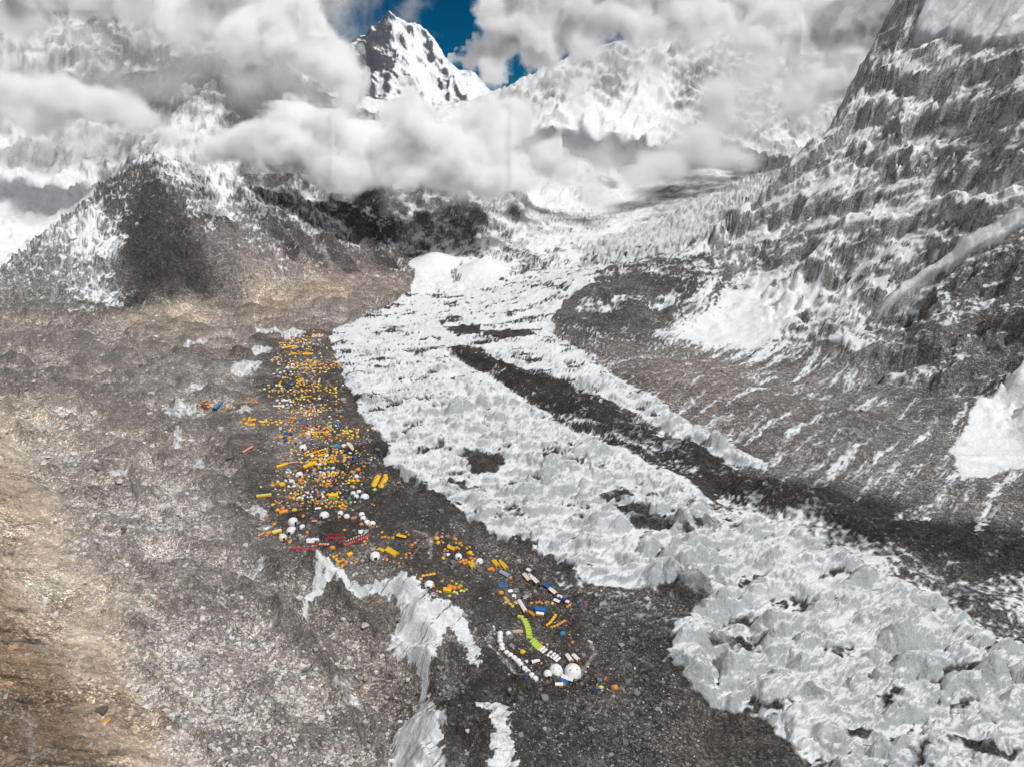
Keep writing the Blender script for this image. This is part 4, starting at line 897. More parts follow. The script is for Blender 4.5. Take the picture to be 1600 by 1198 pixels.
BOULDERS = [(188, 869, 13, 11, (150, 146, 140), 'pale grey boulder where the tan slope meets the gravel'),
    (196, 829, 13, 8, (88, 82, 76), 'dark flat boulder at the left end of the narrow ice patch'), (247, 1052, 15, 10, (168, 156, 136), 'buff boulder in the gravel strip below the tan slope'),
    (293, 1067, 14, 10, (158, 152, 145), 'light grey boulder right of the buff one in the gravel strip'), (318, 1163, 9, 17, (150, 144, 138), 'tall narrow grey slab standing at the bottom of the gravel strip'),
    (165, 1126, 16, 9, (196, 150, 84), 'orange-ochre boulder on the lower tan slope'), (137, 1060, 14, 9, (184, 170, 152), 'cream boulder on the tan slope above the orange one'),
    (20, 1011, 18, 11, (172, 146, 110), 'tan boulder at the left edge above the dark earth'), (159, 1111, 24, 12, (96, 88, 80), 'dark broken outcrop just above the orange boulder'),
    (333, 1187, 13, 9, (156, 150, 144), 'grey boulder at the bottom edge beside the tall slab'), (163, 1176, 12, 9, (150, 140, 126), 'grey-tan boulder low on the tan slope below the orange one'),
    (50, 983, 11, 7, (178, 164, 142), 'small pale boulder high on the tan slope near the left edge'), (127, 1025, 13, 6, (190, 180, 166), 'flat cream boulder above the trail on the tan slope'),
    (458, 914, 10, 7, (156, 148, 138), 'lone grey boulder left of the top of the ice wall'), (450, 1067, 10, 10, (160, 152, 142), 'round grey boulder in the hollows left of the ice wall'),
    (435, 1100, 12, 13, (128, 122, 116), 'angular grey boulder just below the round one in the hollows'), (572, 1059, 14, 10, (150, 140, 128), 'brownish boulder close left of the narrow neck of the ice wall'),
    (850, 1089, 17, 10, (128, 124, 118), 'broad grey slab below the blue and white tents'), (850, 1139, 10, 8, (164, 152, 136), 'pale tan boulder at lower centre below the broad grey slab'),
    (731, 1141, 9, 7, (190, 186, 180), 'whitish boulder just left of the lower ice streak'), (587, 1109, 8, 15, (186, 180, 172), 'tall pale boulder on the slope left of the ice wall'),
    (797, 1077, 8, 6, (150, 146, 140), 'small grey boulder left of the end of the white dome row'), (332, 685, 8, 6, (164, 156, 146), 'lone pale boulder on the open debris left of the camp'), (571, 977, 20, 7, (176, 172, 166), 'long pale slab beside the top of the ice wall')]
for i, (px, py, w, h, col, lab) in enumerate(BOULDERS): boulder(px, py, w, h, col, lab, 300 + i)
print('boulders', round(time.time() - T0, 1))
# ------------------------------------------------------------------ the camp
def cloth(name, rgb, rough=0.65):
    key = ('cloth', name)
    if key in MATS: return MATS[key]
    m, t, bs = material(name + '_cloth')
    c = s2l(rgb)
    n = t.nodes.new('ShaderNodeTexNoise'); n.inputs['Scale'].default_value = 0.9; n.inputs['Detail'].default_value = 4
    g = t.nodes.new('ShaderNodeNewGeometry'); t.links.new(g.outputs['Position'], n.inputs['Vector'])
    mx = t.nodes.new('ShaderNodeMix'); mx.data_type = 'RGBA'
    mx.inputs[6].default_value = (*(c * 0.72), 1); mx.inputs[7].default_value = (*np.clip(c * 1.2, 0, .85), 1)
    t.links.new(n.outputs['Fac'], mx.inputs[0]); t.links.new(mx.outputs[2], bs.inputs['Base Color'])
    bs.inputs['Roughness'].default_value = rough
    MATS[key] = m
    return m
RGB = dict(yellow=(228, 176, 30), orange=(214, 134, 42), amber=(202, 148, 56), pale_yellow=(226, 204, 96), lime=(172, 192, 72), white=(226, 226, 228), cream=(222, 210, 186), red=(158, 46, 44), maroon=(122, 36, 46), pink=(208, 136, 128), blue=(24, 92, 160),
           navy=(28, 48, 112), teal=(40, 130, 170), green=(58, 132, 66), grey=(150, 152, 156), tan=(176, 162, 140), brown=(140, 104, 80), dark=(40, 40, 44))
def C_(k): return cloth(k, RGB[k])
def mesh_of(name, verts, faces, mats, fm=None, smooth=False):
    me = bpy.data.meshes.new(name); me.from_pydata([tuple(v) for v in verts], [], faces); me.update()
    for m in mats: me.materials.append(m)
    if fm: me.polygons.foreach_set('material_index', fm)
    me.polygons.foreach_set('use_smooth', np.full(len(me.polygons), smooth))
    return me
MESH = {}
def dome_mesh(col, door):                            # small pole tent: ribbed dome with a porch
    key = ('dome', col, door)
    if key in MESH: return MESH[key]
    v, f, fm = [], [], []
    rings = [(1.0, -0.12), (0.98, 0.10), (0.84, 0.38), (0.56, 0.58), (0.22, 0.68)]
    n = 10
    for k, (r, z) in enumerate(rings):
        for i in range(n):
            a = 2 * math.pi * i / n
            rib = 1.0 if i % 2 == 0 else 0.90
            ex = 1.28 if abs(math.cos(a)) > 0.9 and math.cos(a) > 0 and k < 3 else 1.0
            v.append((0.5 * r * rib * ex * math.cos(a), 0.42 * r * rib * math.sin(a), 0.62 * z + 0.02))
    v.append((0, 0, 0.45))
    for k in range(len(rings) - 1):
        for i in range(n):
            j = (i + 1) % n
            f.append((k * n + i, k * n + j, (k + 1) * n + j, (k + 1) * n + i)); fm.append(1 if k == 0 or (i in (9, 0) and k == 1) else 0)
    for i in range(n): f.append(((len(rings) - 1) * n + i, (len(rings) - 1) * n + (i + 1) % n, len(v) - 1)); fm.append(0)
    MESH[key] = mesh_of('dome_tent', v, f, [C_(col), C_(door)], fm)
    return MESH[key]
def shell_mesh(col, base):                           # round expedition dome of flat panels
    key = ('shell', col, base)
    if key in MESH: return MESH[key]
    v, f, fm = [], [], []
    n = 14; rings = [(0.50, -0.10), (0.50, 0.12), (0.455, 0.28), (0.345, 0.42), (0.18, 0.505)]
    for k, (r, z) in enumerate(rings):
        for i in range(n):
            a = 2 * math.pi * (i + 0.5 * (k % 2)) / n
            v.append((r * math.cos(a), r * math.sin(a), z))
    v.append((0, 0, 0.53))
    for k in range(len(rings) - 1):
        for i in range(n):
            j = (i + 1) % n
            if k % 2 == 0: f += [(k * n + i, k * n + j, (k + 1) * n + i), (k * n + j, (k + 1) * n + j, (k + 1) * n + i)]
            else: f += [(k * n + i, (k + 1) * n + j, (k + 1) * n + i), (k * n + i, k * n + j, (k + 1) * n + j)]
            fm += [1 if k == 0 else 0] * 2
    for i in range(n): f.append(((len(rings) - 1) * n + i, (len(rings) - 1) * n + (i + 1) % n, len(v) - 1)); fm.append(0)
    MESH[key] = mesh_of('round_tent', v, f, [C_(col), C_(base)], fm)
    return MESH[key]
def on_shell(key, a0, a1, z0, z1, col, out=1.02, tri=False):  # a panel lying just proud of the shell
    k = ('panel', key)
    if k in MESH: return MESH[k]
    def rad(z): return np.interp(z, [-0.1, 0.12, 0.28, 0.42, 0.505, 0.53], [0.50, 0.50, 0.455, 0.345, 0.18, 0.0]) * out
    v, f = [], []
    for i in range(4):
        for j in range(4):
            z = z0 + (z1 - z0) * j / 3; a = a0 + (a1 - a0) * ((0.5 + (i / 3 - 0.5) * (1 - j / 3 * 0.95)) if tri else i / 3)
            for o_ in (0, -0.03): v.append((rad(z) * (1 + o_) * math.cos(a), rad(z) * (1 + o_) * math.sin(a), z + (0.012 if o_ == 0 else 0)))
    for i in range(3):
        for j in range(3):
            q = lambda a_, b_: 2 * (a_ * 4 + b_)
            f.append((q(i, j), q(i + 1, j), q(i + 1, j + 1), q(i, j + 1)))
    MESH[k] = mesh_of(key, v, f, [C_(col)])
    return MESH[k]
def gable_meshes(col, wall, L_, W_, eave=0.62):       # long ridge tent: roof, walls with ends, door flap
    key = ('gable', col, wall, round(L_, 1), round(W_, 1))
    if key in MESH: return MESH[key]
    h, e = 0.62 * min(W_, 4.5), 0.62 * min(W_, 4.5) * 0.52
    x, y = L_ / 2, W_ / 2
    nseg = max(2, int(L_ / 2.2))
    v, f = [], []
    for i in range(nseg + 1):
        xx = -x * 1.03 + 2.06 * x * i / nseg; sag = -0.05 * h * (1 if 0 < i < nseg else 0) * (1 if i % 2 else 0.2)
        v += [(xx, -y * 1.06, e - 0.04 * h), (xx, -y * 0.5, (e + h) / 2 + sag * .8), (xx, 0, h + sag), (xx, y * 0.5, (e + h) / 2 + sag * .8), (xx, y * 1.06, e - 0.04 * h)]
    for i in range(nseg):
        for j in range(4): f.append((5 * i + j, 5 * i + 5 + j, 5 * i + 6 + j, 5 * i + 1 + j))
    roof = mesh_of('roof', v, f, [C_(col)])
    wv = [(-x, -y, -0.5), (x, -y, -0.5), (x, y, -0.5), (-x, y, -0.5), (-x, -y, e * 0.97), (x, -y, e * 0.97), (x, y, e * 0.97), (-x, y, e * 0.97), (-x, 0, h * 0.96), (x, 0, h * 0.96)]
    walls = mesh_of('wall', wv, [(0, 1, 5, 4), (2, 3, 7, 6), (1, 2, 6, 9, 5), (3, 0, 4, 8, 7)], [C_(wall)])
    dv = [(x * 1.004 + 0.03, -y * 0.28, -0.4), (x * 1.004 + 0.03, y * 0.28, -0.4), (x * 1.004 + 0.03, y * 0.16, e * 0.92), (x * 1.004 + 0.03, -y * 0.16, e * 0.92)]
    door = mesh_of('door', dv, [(0, 1, 2, 3)], [C_('dark')])
    MESH[key] = (roof, walls, door)
    return MESH[key]
def aframe_mesh(col, roof):                          # small A-frame sleeping tent
    key = ('a', col, roof)
    if key in MESH: return MESH[key]
    v = [(-.5, -.42, -.12), (.5, -.42, -.12), (.5, .42, -.12), (-.5, .42, -.12), (-.44, 0, .52), (.44, 0, .52), (-.5, -.40, .02), (.5, -.40, .02), (.5, .40, .02), (-.5, .40, .02), (0, 0, .46)]
    f = [(0, 1, 7, 6), (2, 3, 9, 8), (6, 7, 5, 10, 4), (8, 9, 4, 10, 5), (1, 2, 8, 7), (7, 8, 5), (3, 0, 6, 9), (9, 6, 4)]
    MESH[key] = mesh_of('ridge_tent', v, f, [C_(col), C_(roof)], [0, 0, 0, 1, 0, 0, 0, 0])
    return MESH[key]
def tarp_mesh(col):                                  # sheet slung over poles, sagging, with thickness at the hem
    key = ('tarp', col)
    if key in MESH: return MESH[key]
    v, f, n = [], [], 6
    r = random.Random(4)
    for i in range(n + 1):
        for j in range(n + 1):
            a, b = i / n - .5, j / n - .5
            v.append((a, b, 0.30 - 0.30 * abs(b) + 0.04 * math.sin(9 * a + 3 * b) + r.uniform(-.02, .02) - (0.28 if j in (0, n) else 0)))
    for i in range(n):
        for j in range(n): f.append((i * (n + 1) + j, (i + 1) * (n + 1) + j, (i + 1) * (n + 1) + j + 1, i * (n + 1) + j + 1))
    MESH[key] = mesh_of('tarpaulin', v, f, [C_(col)])
    return MESH[key]
ORD = ['first', 'second', 'third', 'fourth', 'fifth', 'sixth', 'seventh', 'eighth', 'ninth', 'tenth', 'eleventh', 'twelfth', 'thirteenth', 'fourteenth', 'fifteenth', 'sixteenth', 'seventeenth', 'eighteenth', 'nineteenth', 'twentieth']
DOMES = []
PLACED = []                                          # (object, px, what, place, cat, group)
rt = random.Random(11)
def put(o, p, size, rz): o.location = (p[0], p[1], p[2] - 0.02 * size); o.scale = (size, size, size); o.rotation_euler = (0, 0, rz)
WORD = lambda c: c.replace('_', ' ')
def dome(px, py, d, col, place, rz=None, door=None, size='small'):
    p = stand(px, py + d * 0.25)[0]; s = metres(p, d)
    DOMES.append([px, py, d, p, s, col, place, rz, door, size]); return
def place_dome(px, py, d, p, s, col, place, rz, door, size):
    o = link('dome_tent', dome_mesh(col, door or {'yellow': 'amber', 'orange': 'brown', 'amber': 'brown', 'white': 'grey', 'lime': 'green'}.get(col, col)))
    put(o, p, s, rt.uniform(0, 6.28) if rz is None else rz)
    PLACED.append((o, px, py, f'{size} {WORD(col)} dome tent', place, 'tent'))
    return o
def round_tent(px, py, d, col, place, base=None, what='round {} dome tent with dark door'):
    p = stand(px, py + d * 0.28)[0]; s = metres(p, d)
    o = link('round_tent', shell_mesh(col, base or col)); put(o, p, s, rt.uniform(-0.5, 0.5))
    face = -math.pi / 2 + rt.uniform(-0.7, 0.7)
    link('door', on_shell('door', -0.28, 0.28, -0.05, 0.24, 'dark'), o).rotation_euler = (0, 0, face)
    link('window', on_shell('window', -0.16, 0.16, 0.27, 0.36, 'grey'), o).rotation_euler = (0, 0, face + 1.3)
    PLACED.append((o, px, py, what.format(WORD(col)), place, 'tent'))
    return o
def gable(x1, y1, x2, y2, w, col, wall, place, what=None):
    a, b = stand([x1, x2], [y1, y2]); p = (a + b) / 2
    Ln = np.hypot(*(b - a)[:2]); W = metres(p, w)
    Ln = min(max(Ln, W * 1.05), W * 6)
    q = stand((x1 + x2) / 2, (y1 + y2) / 2 + w * 0.25)[0]
    r = bpy.data.objects.new('mess_tent', None); scene.collection.objects.link(r); r.empty_display_size = 1
    d = (b - a) / (np.linalg.norm(b - a) + 1e-9)
    r.location = (q[0], q[1], q[2]); r.rotation_euler = (0, 0, math.atan2(d[1], d[0]) + (math.pi if d[1] > 0 else 0))
    roof, walls, door = gable_meshes(col, wall, Ln, W)
    link('roof', roof, r); link('wall', walls, r); link('door', door, r)
    PLACED.append((r, (x1 + x2) / 2, (y1 + y2) / 2, what or (f'long {WORD(col)} ridge tent' if col == wall else f'{WORD(col)} roofed tent with {WORD(wall)} walls'), place, 'tent'))
    return r
def ridge(px, py, d, col, roof, place, rz):
    p = stand(px, py + d * 0.2)[0]; s = metres(p, d)
    o = link('ridge_tent', aframe_mesh(col, roof)); put(o, p, s, rz)
    PLACED.append((o, px, py, f'tiny {WORD(col)} ridge tent', place, 'tent'))
def tarp(px, py, w, h, col, place, rz=0.0, what=None):
    p = stand(px, py + h * 0.2)[0]
    o = link('tarpaulin', tarp_mesh(col)); put(o, p, 1.0, rz)
    W = metres(p, w); o.scale = (W, W * min(1.2, max(0.5, h / w * 1.4)), W * 0.55)
    PLACED.append((o, px, py, what or f'{WORD(col)} tarpaulin shelter', place, 'tarpaulin'))
def row_dir(pts):
    P = stand([pts[0][0], pts[-1][0]], [pts[0][1], pts[-1][1]]); d = P[1] - P[0]
    return math.atan2(d[1], d[0])

# --- lowest part of the camp: dome row, lime row, two large domes
pl = 'in the curved row left of the lime tents'
for x_, y_ in [(781.5, 987), (781.5, 992.4), (781.5, 998.4), (784, 1005), (784.8, 1011), (791.6, 1017), (797.6, 1021), (803.6, 1025.5), (809.6, 1030), (813.4, 1035), (819.8, 1042), (824.7, 1047), (830.7, 1052), (836.7, 1057.5)]:
    round_tent(x_, y_, 9.6, 'white', 'in the curved row left of the lime tents')
round_tent(794.3, 987, 9, 'white', 'standing alone beside the top of the white dome row')
tarp(808.9, 985, 16, 4, 'tan', 'lying left of the lime tents', 0.05, 'long tan ground sheet')
def lime(x1, y1, x2, y2, w, place): return gable(x1, y1, x2, y2, w, 'lime', 'lime', place, 'lime green box tent')
l1 = [(813.8, 962), (819.3, 966.5), (821.3, 970.2), (823.2, 974), (824.8, 978), (825.8, 982), (826.5, 986), (827.2, 990), (827.6, 994.5)]
l2 = [(831.3, 1000), (834, 1003), (836.8, 1005.8), (839.6, 1008.6), (842.4, 1011)]
for x_, y_ in l1: lime(x_ - 4.4, y_ - 0.9, x_ + 4.4, y_ + 0.9, 5.4, 'in the upper lime row')
for x_, y_ in l2: lime(x_ - 3.6, y_ + 2.4, x_ + 3.6, y_ - 2.4, 4.6, 'in the lower lime row')
for (x_, y_), w_ in zip([(846.5, 1013), (850, 1016), (858, 1020.5), (863.3, 1023), (867.5, 1026), (871, 1029.3)], ('maroon', 'orange', 'red', 'maroon', 'orange', 'orange')):
    gable(x_ - 3.6, y_ + 2.6, x_ + 3.6, y_ - 2.6, 4.6, 'white', w_, 'between lime tents and large domes')
def big_dome(px, py, d, place, what):
    p = stand(px, py + d * 0.3)[0]; s = metres(p, d)
    import bmesh
    bm = bmesh.new(); bmesh.ops.create_icosphere(bm, subdivisions=3, radius=0.5)
    bmesh.ops.delete(bm, geom=[v for v in bm.verts if v.co.z < -0.16], context='VERTS')
    for v in bm.verts:
        if v.co.z < -0.02: v.co.x *= 1.0; v.co.z = min(v.co.z, -0.05)
        v.co.z = v.co.z * 0.98 + 0.04
    me = bpy.data.meshes.new('large_dome_tent'); bm.to_mesh(me); bm.free(); me.materials.append(C_('white'))
    o = link('large_dome_tent', me); put(o, p, s, 0.2)
    if 'sh_win' not in MESH:
        def cap(a, e, r, out=0.515, n=3):
            c = np.array([math.cos(e) * math.cos(a), math.cos(e) * math.sin(a), math.sin(e)]); t1 = np.array([-math.sin(a), math.cos(a), 0]); t2 = np.cross(c, t1)
            pts = []
            for k in range(n):
                th = math.pi / 2 + 2 * math.pi * k / n
                w = c + r * (math.cos(th) * t1 + math.sin(th) * t2); w = w / np.linalg.norm(w) * out; pts.append((w[0], w[1], w[2] * .98 + .04))
            cc = c * (out + 0.006); pts.append((cc[0], cc[1], cc[2] * .98 + .04))
            return pts, [(k, (k + 1) % n, n) for k in range(n)]
        MESH['sh_win'] = [mesh_of('window', *cap(-math.pi / 2 + da, 0.85, 0.13), [C_('teal' if False else 'green')]) for da in (-0.75, 0.55)]
        tv, tf = [], []
        for yy in (-0.40, -0.66):
            for k in range(8):
                a = math.pi * k / 7; tv.append((0.10 * math.cos(a), yy, -0.05 + 0.19 * math.sin(a)))
        for k in range(7): tf.append((k, k + 1, 9 + k, 8 + k))
        MESH['sh_tun'] = mesh_of('entrance', tv, tf, [C_('white')])
        MESH['sh_door'] = mesh_of('door', [(0.095, -0.645, -0.05), (-0.095, -0.645, -0.05), (-0.06, -0.645, 0.09), (0.06, -0.645, 0.09)], [(0, 1, 2, 3)], [C_('grey')])
        sk, sf_ = [], []
        for k in range(24):
            a = 2 * math.pi * k / 24; sk += [(0.49 * math.cos(a), 0.49 * math.sin(a), 0.02), (0.57 * math.cos(a), 0.57 * math.sin(a), -0.05)]
        for k in range(24): sf_.append((2 * k, 2 * k + 1, (2 * k + 3) % 48, (2 * k + 2) % 48))
        MESH['sh_skirt'] = mesh_of('ground_skirt', sk, sf_, [C_('grey')])
    for w in MESH['sh_win']: link('window', w, o)
    e = link('entrance', MESH['sh_tun'], o); link('door', MESH['sh_door'], e); link('ground_skirt', MESH['sh_skirt'], o)
    PLACED.append((o, px, py, what, place, 'tent'))
big_dome(868.3, 1041, 21.5, 'beside the small red and white dome', 'large white panelled dome tent')
big_dome(894.9, 1041.6, 27, 'below the two white roofed tents', 'largest white panelled dome tent')
round_tent(855.8, 1049.5, 14.5, 'white', 'left of the large white domes', 'maroon', 'round white dome tent with maroon skirt')
gable(878, 1053, 896, 1063, 9, 'white', 'dark', 'below the two large white domes', 'long white roofed tent')
gable(873, 1058, 887, 1067, 7, 'blue', 'blue', 'between a white tent and an orange-walled tent', 'long blue ridge tent')
gable(867.5, 1065.5, 879.5, 1069.5, 7, 'white', 'orange', 'beside the long blue ridge tent')
gable(885.5, 1022, 893, 1030.5, 6.5, 'white', 'orange', 'behind the largest dome, left of a pair')
gable(895.5, 1021, 904, 1030, 6.5, 'white', 'orange', 'behind the largest dome, right of a pair')
dome(816.4, 1015.7, 10, 'yellow', 'inside the curve of the white dome row')
dome(845.7, 1003, 6, 'orange', 'right of the lower lime row', door='red'); dome(894.6, 1001.4, 6.5, 'amber', 'alone on bare ground above the largest dome')
dome(846, 1035, 6, 'orange', 'just left of the large white domes'); tarp(837, 1031, 13, 5, 'white', 'left of the large white domes', 0.2, 'crumpled white tarpaulin')
tarp(823, 1031, 7, 5, 'white', 'beside the lower end of the white dome row', 0.9, 'small white tarpaulin')
tarp(784, 1002, 5, 5, 'navy', 'left of the white dome row near its top', 0.4); tarp(820, 1056, 7, 6, 'navy', 'left of the white dome row near its end', 0.8)
ridge(947, 1060, 8, 'red', 'white', 'at the right end of the camp', 1.2); dome(939.5, 1071.5, 8.5, 'pale_yellow', 'at the right end of the camp', size='round'); dome(960.5, 1071, 12, 'orange', 'at the right end of the camp', size='low')
tarp(931, 1077, 10, 7, 'navy', 'at the right end of the camp beside white rubble', 0.3)
# --- yellow V, blue roofs and the tents around them
for x_, y_ in [(867.6, 959.3), (865.3, 963), (863, 966.4), (860.5, 969.6), (857.9, 972), (855, 974.4)]: dome(x_, y_, 6.6, 'yellow', 'in the left arm of the V shaped row', 0.9)
for x_, y_ in [(881.8, 968.3), (878.2, 970.4), (874.4, 972.6), (870.5, 974.7), (866.3, 976.6), (862, 978)]: dome(x_, y_, 6.2, 'amber', 'in the right arm of the V shaped row', 0.4)
dome(878.8, 987, 10, 'teal', 'below the V shaped row', size='bright'); dome(889, 990, 4, 'orange', 'below the V shaped row')
gable(837, 949.5, 853.5, 951, 9.5, 'blue', 'blue', 'above the lime row', 'broad blue roofed tent')
gable(838, 956.5, 850, 957.5, 6.5, 'white', 'orange', 'in front of the broad blue roof'); gable(827, 953, 835.5, 961, 5.5, 'orange', 'orange', 'left of the broad blue roof', 'orange ridge tent')
gable(811, 942.5, 821, 948, 6, 'white', 'orange', 'right of the slanting yellow row')
for x_, y_ in [(789.3, 932.5), (792, 936), (794.8, 939.6), (797.4, 942.3), (800.7, 945)]: dome(x_, y_, 7, 'yellow', 'in the slanting row left of the blue roof', -0.8)
dome(805.6, 940.5, 7.5, 'pale_yellow', 'beside the slanting yellow row')
for x_, y_, c_ in [(830, 940.5, 'orange'), (838, 940, 'orange'), (842.5, 938.5, 'orange'), (846.5, 940.5, 'amber'), (852.5, 940, 'orange'), (863, 940.5, 'pale_yellow'), (843, 934, 'red')]: dome(x_, y_, 6.2, c_, 'in the line behind the broad blue roof')
gable(866, 934.5, 875, 940.5, 6.5, 'white', 'maroon', 'at the right end of the orange line')
gable(871.5, 928.5, 879, 933, 6, 'white', 'navy', 'above the blue and white tents by the glacier')
gable(874, 931.5, 884, 937.5, 7.5, 'navy', 'navy', 'between white roofs near the glacier edge', 'dark blue ridge tent')
gable(880.5, 935.5, 890, 941, 6.5, 'white', 'red', 'nearest the glacier edge')
dome(889.8, 943.7, 7, 'amber', 'below the white and red tent'); dome(886.5, 946, 5.5, 'yellow', 'below the white and red tent')
gable(852, 912, 863, 918.5, 8, 'blue', 'maroon', 'below the long white roofs'); gable(859.5, 919, 869, 926, 7, 'white', 'maroon', 'below the blue roof near the long white roofs')
tarp(904.5, 941.4, 8, 6, 'navy', 'alone near the glacier edge', 0.5); ridge(913.5, 946, 4.5, 'maroon', 'white', 'alone at the far right of the middle camp', 0.4)
gable(827.5, 894, 840.5, 912, 6.8, 'white', 'brown', 'by the glacier edge', 'very long white roofed tent'); gable(824, 887.5, 830, 891.5, 6.5, 'white', 'brown', 'at the upper end of the long white roof', 'short white roofed tent')
gable(819, 894.5, 827.5, 907, 6.8, 'cream', 'maroon', 'left of the very long white roof')
gable(771.5, 873, 778, 884.5, 7, 'yellow', 'amber', 'left of a pair beside the white dome', 'long bright yellow ridge tent'); gable(781.5, 873, 791.5, 889, 7, 'yellow', 'amber', 'right of a pair beside the white dome', 'longest bright yellow ridge tent')
dome(764.6, 887.6, 7, 'orange', 'below the pair of long yellow tents'); dome(770.6, 888.6, 7, 'orange', 'below the pair of long yellow tents'); dome(767.5, 886.2, 6.5, 'orange', 'below the pair of long yellow tents')
gable(782, 891.5, 796, 899, 8, 'grey', 'teal', 'just below the longest yellow tent', 'grey and blue striped roofed tent'); dome(797.5, 900.5, 7, 'orange', 'at the end of the grey and blue roof', door='red')
tarp(784.8, 911.3, 13, 8, 'blue', 'below the grey and blue roof', 0.2); dome(793.5, 912.5, 5.5, 'red', 'beside the blue tarpaulin'); dome(782.7, 923.5, 10, 'amber', 'at the upper end of the slanting yellow row')
tarp(797, 921, 8, 5, 'white', 'near the slanting yellow row', .3); tarp(805, 921, 6, 5, 'white', 'near the slanting yellow row', 1.0); tarp(803, 928, 6, 6, 'white', 'near the slanting yellow row', .2); tarp(822, 930, 12, 6, 'grey', 'behind the orange line', 0.5, 'heap of grey tarpaulin')
# --- camp above the ice wall
gable(620.5, 834.5, 635.5, 839, 6.4, 'yellow', 'dark', 'above the path', 'long flat yellow ridge tent')
for x_, y_, c_, d_ in [(635, 830, 'amber', 5), (638.8, 834, 'orange', 4.5), (624, 832, 'amber', 4.5)]: dome(x_, y_, d_, c_, 'beside the long flat yellow tent')
for x_, y_, c_, d_ in [(643.7, 849.9, 'orange', 7), (649, 846.6, 'pink', 6), (647.4, 859.3, 'maroon', 6), (634.3, 864.6, 'orange', 6), (640.5, 862.5, 'orange', 5.5), (634.5, 870, 'amber', 5), (623.3, 878.5, 'orange', 5.5), (629.4, 877.7, 'red', 6.5)]: dome(x_, y_, d_, c_, 'in the scatter left of the path')
for x_, y_, c_, d_ in [(683, 838.8, 'yellow', 9), (690.8, 836.8, 'pink', 6), (684.6, 845.8, 'yellow', 9), (692.4, 846, 'amber', 6)]: dome(x_, y_, d_, c_, 'in the pair of rows right of the path')
for x_, y_, c_, d_ in [(710.8, 840, 'orange', 9), (712.5, 846.5, 'amber', 5.5), (718.2, 847, 'orange', 7), (721.5, 850.7, 'amber', 5), (713.3, 853.5, 'amber', 6.5), (701, 850.7, 'cream', 5.5), (695.3, 856.8, 'orange', 6), (699.4, 859.3, 'orange', 5), (694, 860, 'amber', 4.5), (717, 855.5, 'orange', 5.5)]: dome(x_, y_, d_, c_, 'in the cluster above the white dome')
gable(701, 852, 711, 858, 7.5, 'yellow', 'orange', 'in the cluster above the white dome', 'square yellow roofed tent')
for x_, y_, c_, d_ in [(729.2, 854.8, 'orange', 6.5), (733.7, 852.7, 'amber', 5.5), (734.2, 861, 'yellow', 9), (737.8, 865, 'amber', 6)]: dome(x_, y_, d_, c_, 'right above the two white domes')
round_tent(716.2, 866.2, 11.5, 'white', 'left of the tight yellow cluster'); round_tent(749.3, 874, 11.5, 'white', 'right of the tight yellow cluster'); tarp(701, 864, 7, 5, 'white', 'left of a white dome', .4); dome(692.4, 870, 8, 'yellow', 'alone between path and white dome', door='dark')
for x_, y_ in [(719.4, 876), (723.5, 874), (728, 873.2), (725.2, 878.5), (728.8, 877.3), (733, 876.5), (735, 870.3), (740.7, 871.6), (737.8, 874.4)]: dome(x_, y_, 6.3, rt.choice(['yellow', 'orange', 'orange']), 'in the tight cluster between two white domes')
gable(736, 878.5, 740, 886, 7, 'yellow', 'amber', 'below the tight yellow cluster', 'short yellow ridge tent')
for x_, y_ in [(677.7, 894.9), (672, 895.7), (666.6, 896.9), (661, 897.6), (657.2, 902.7)]: dome(x_, y_, 6.4, 'yellow', 'in the short row above the ice wall', 0.2)
round_tent(670.7, 909.9, 16, 'white', 'at the top of the ice wall', what='smooth round {} dome tent'); dome(677, 914, 7.5, 'orange', 'against the white dome at the ice wall')
for x_, y_, c_, d_ in [(690.7, 906.6, 'amber', 6.5), (705.9, 906.2, 'amber', 5), (719.4, 913.5, 'amber', 8), (712.8, 910.3, 'lime', 6.5), (683, 922, 'orange', 6), (687.5, 923, 'pale_yellow', 5), (709.6, 923, 'pale_yellow', 6), (713.5, 924.5, 'cream', 5), (720.6, 921, 'pale_yellow', 6), (725, 921.7, 'lime', 6), (729, 919.7, 'lime', 5), (702, 929, 'lime', 6.5), (717, 916, 'orange', 7)]: dome(x_, y_, d_, c_, 'in the cluster right of the ice wall top')
gable(693.5, 917.5, 705, 922, 8.5, 'yellow', 'yellow', 'in the cluster right of the ice wall top', 'long yellow ridge tent'); gable(700.5, 913.5, 713, 918.5, 8, 'orange', 'orange', 'in the cluster right of the ice wall top', 'long orange ridge tent')
dome(519.6, 853.5, 10, 'orange', 'below the red tent rows', size='larger'); gable(542, 867, 549, 862.5, 7.5, 'yellow', 'amber', 'right of the orange cluster', 'square yellow ridge tent')
for x_, y_, d_ in [(520.9, 867.9, 7), (525.8, 866.6, 6.5), (528.6, 875.6, 7), (525.4, 872.4, 6), (536, 872.4, 8), (532.7, 874.8, 6.5), (541, 876.5, 7.5), (535.2, 881.4, 8), (533.5, 885, 5.5)]: dome(x_, y_, d_, rt.choice(['orange', 'yellow', 'amber']), 'in the cluster above the left ice tongue')
dome(556, 876.9, 7.5, 'orange', 'alone between the orange cluster and white dome'); round_tent(586.3, 865, 17, 'white', 'alone left of a yellow tent', what='large smooth round {} dome tent')
gable(592, 857, 601, 859, 7, 'yellow', 'amber', 'right of the lone white dome', 'small yellow ridge tent'); gable(606, 859.5, 620, 862.5, 10, 'yellow', 'yellow', 'right of the lone white dome', 'broad bright yellow ridge tent'); dome(604.3, 872.4, 8, 'orange', 'below the broad yellow tent')
for x_, y_, d_ in [(597.4, 838, 6), (601.5, 837.2, 6), (607.2, 838.4, 6), (613.7, 838.4, 6), (596.6, 830.2, 5)]: dome(x_, y_, d_, rt.choice(['yellow', 'amber']), 'in the short row left of the flat yellow tent')
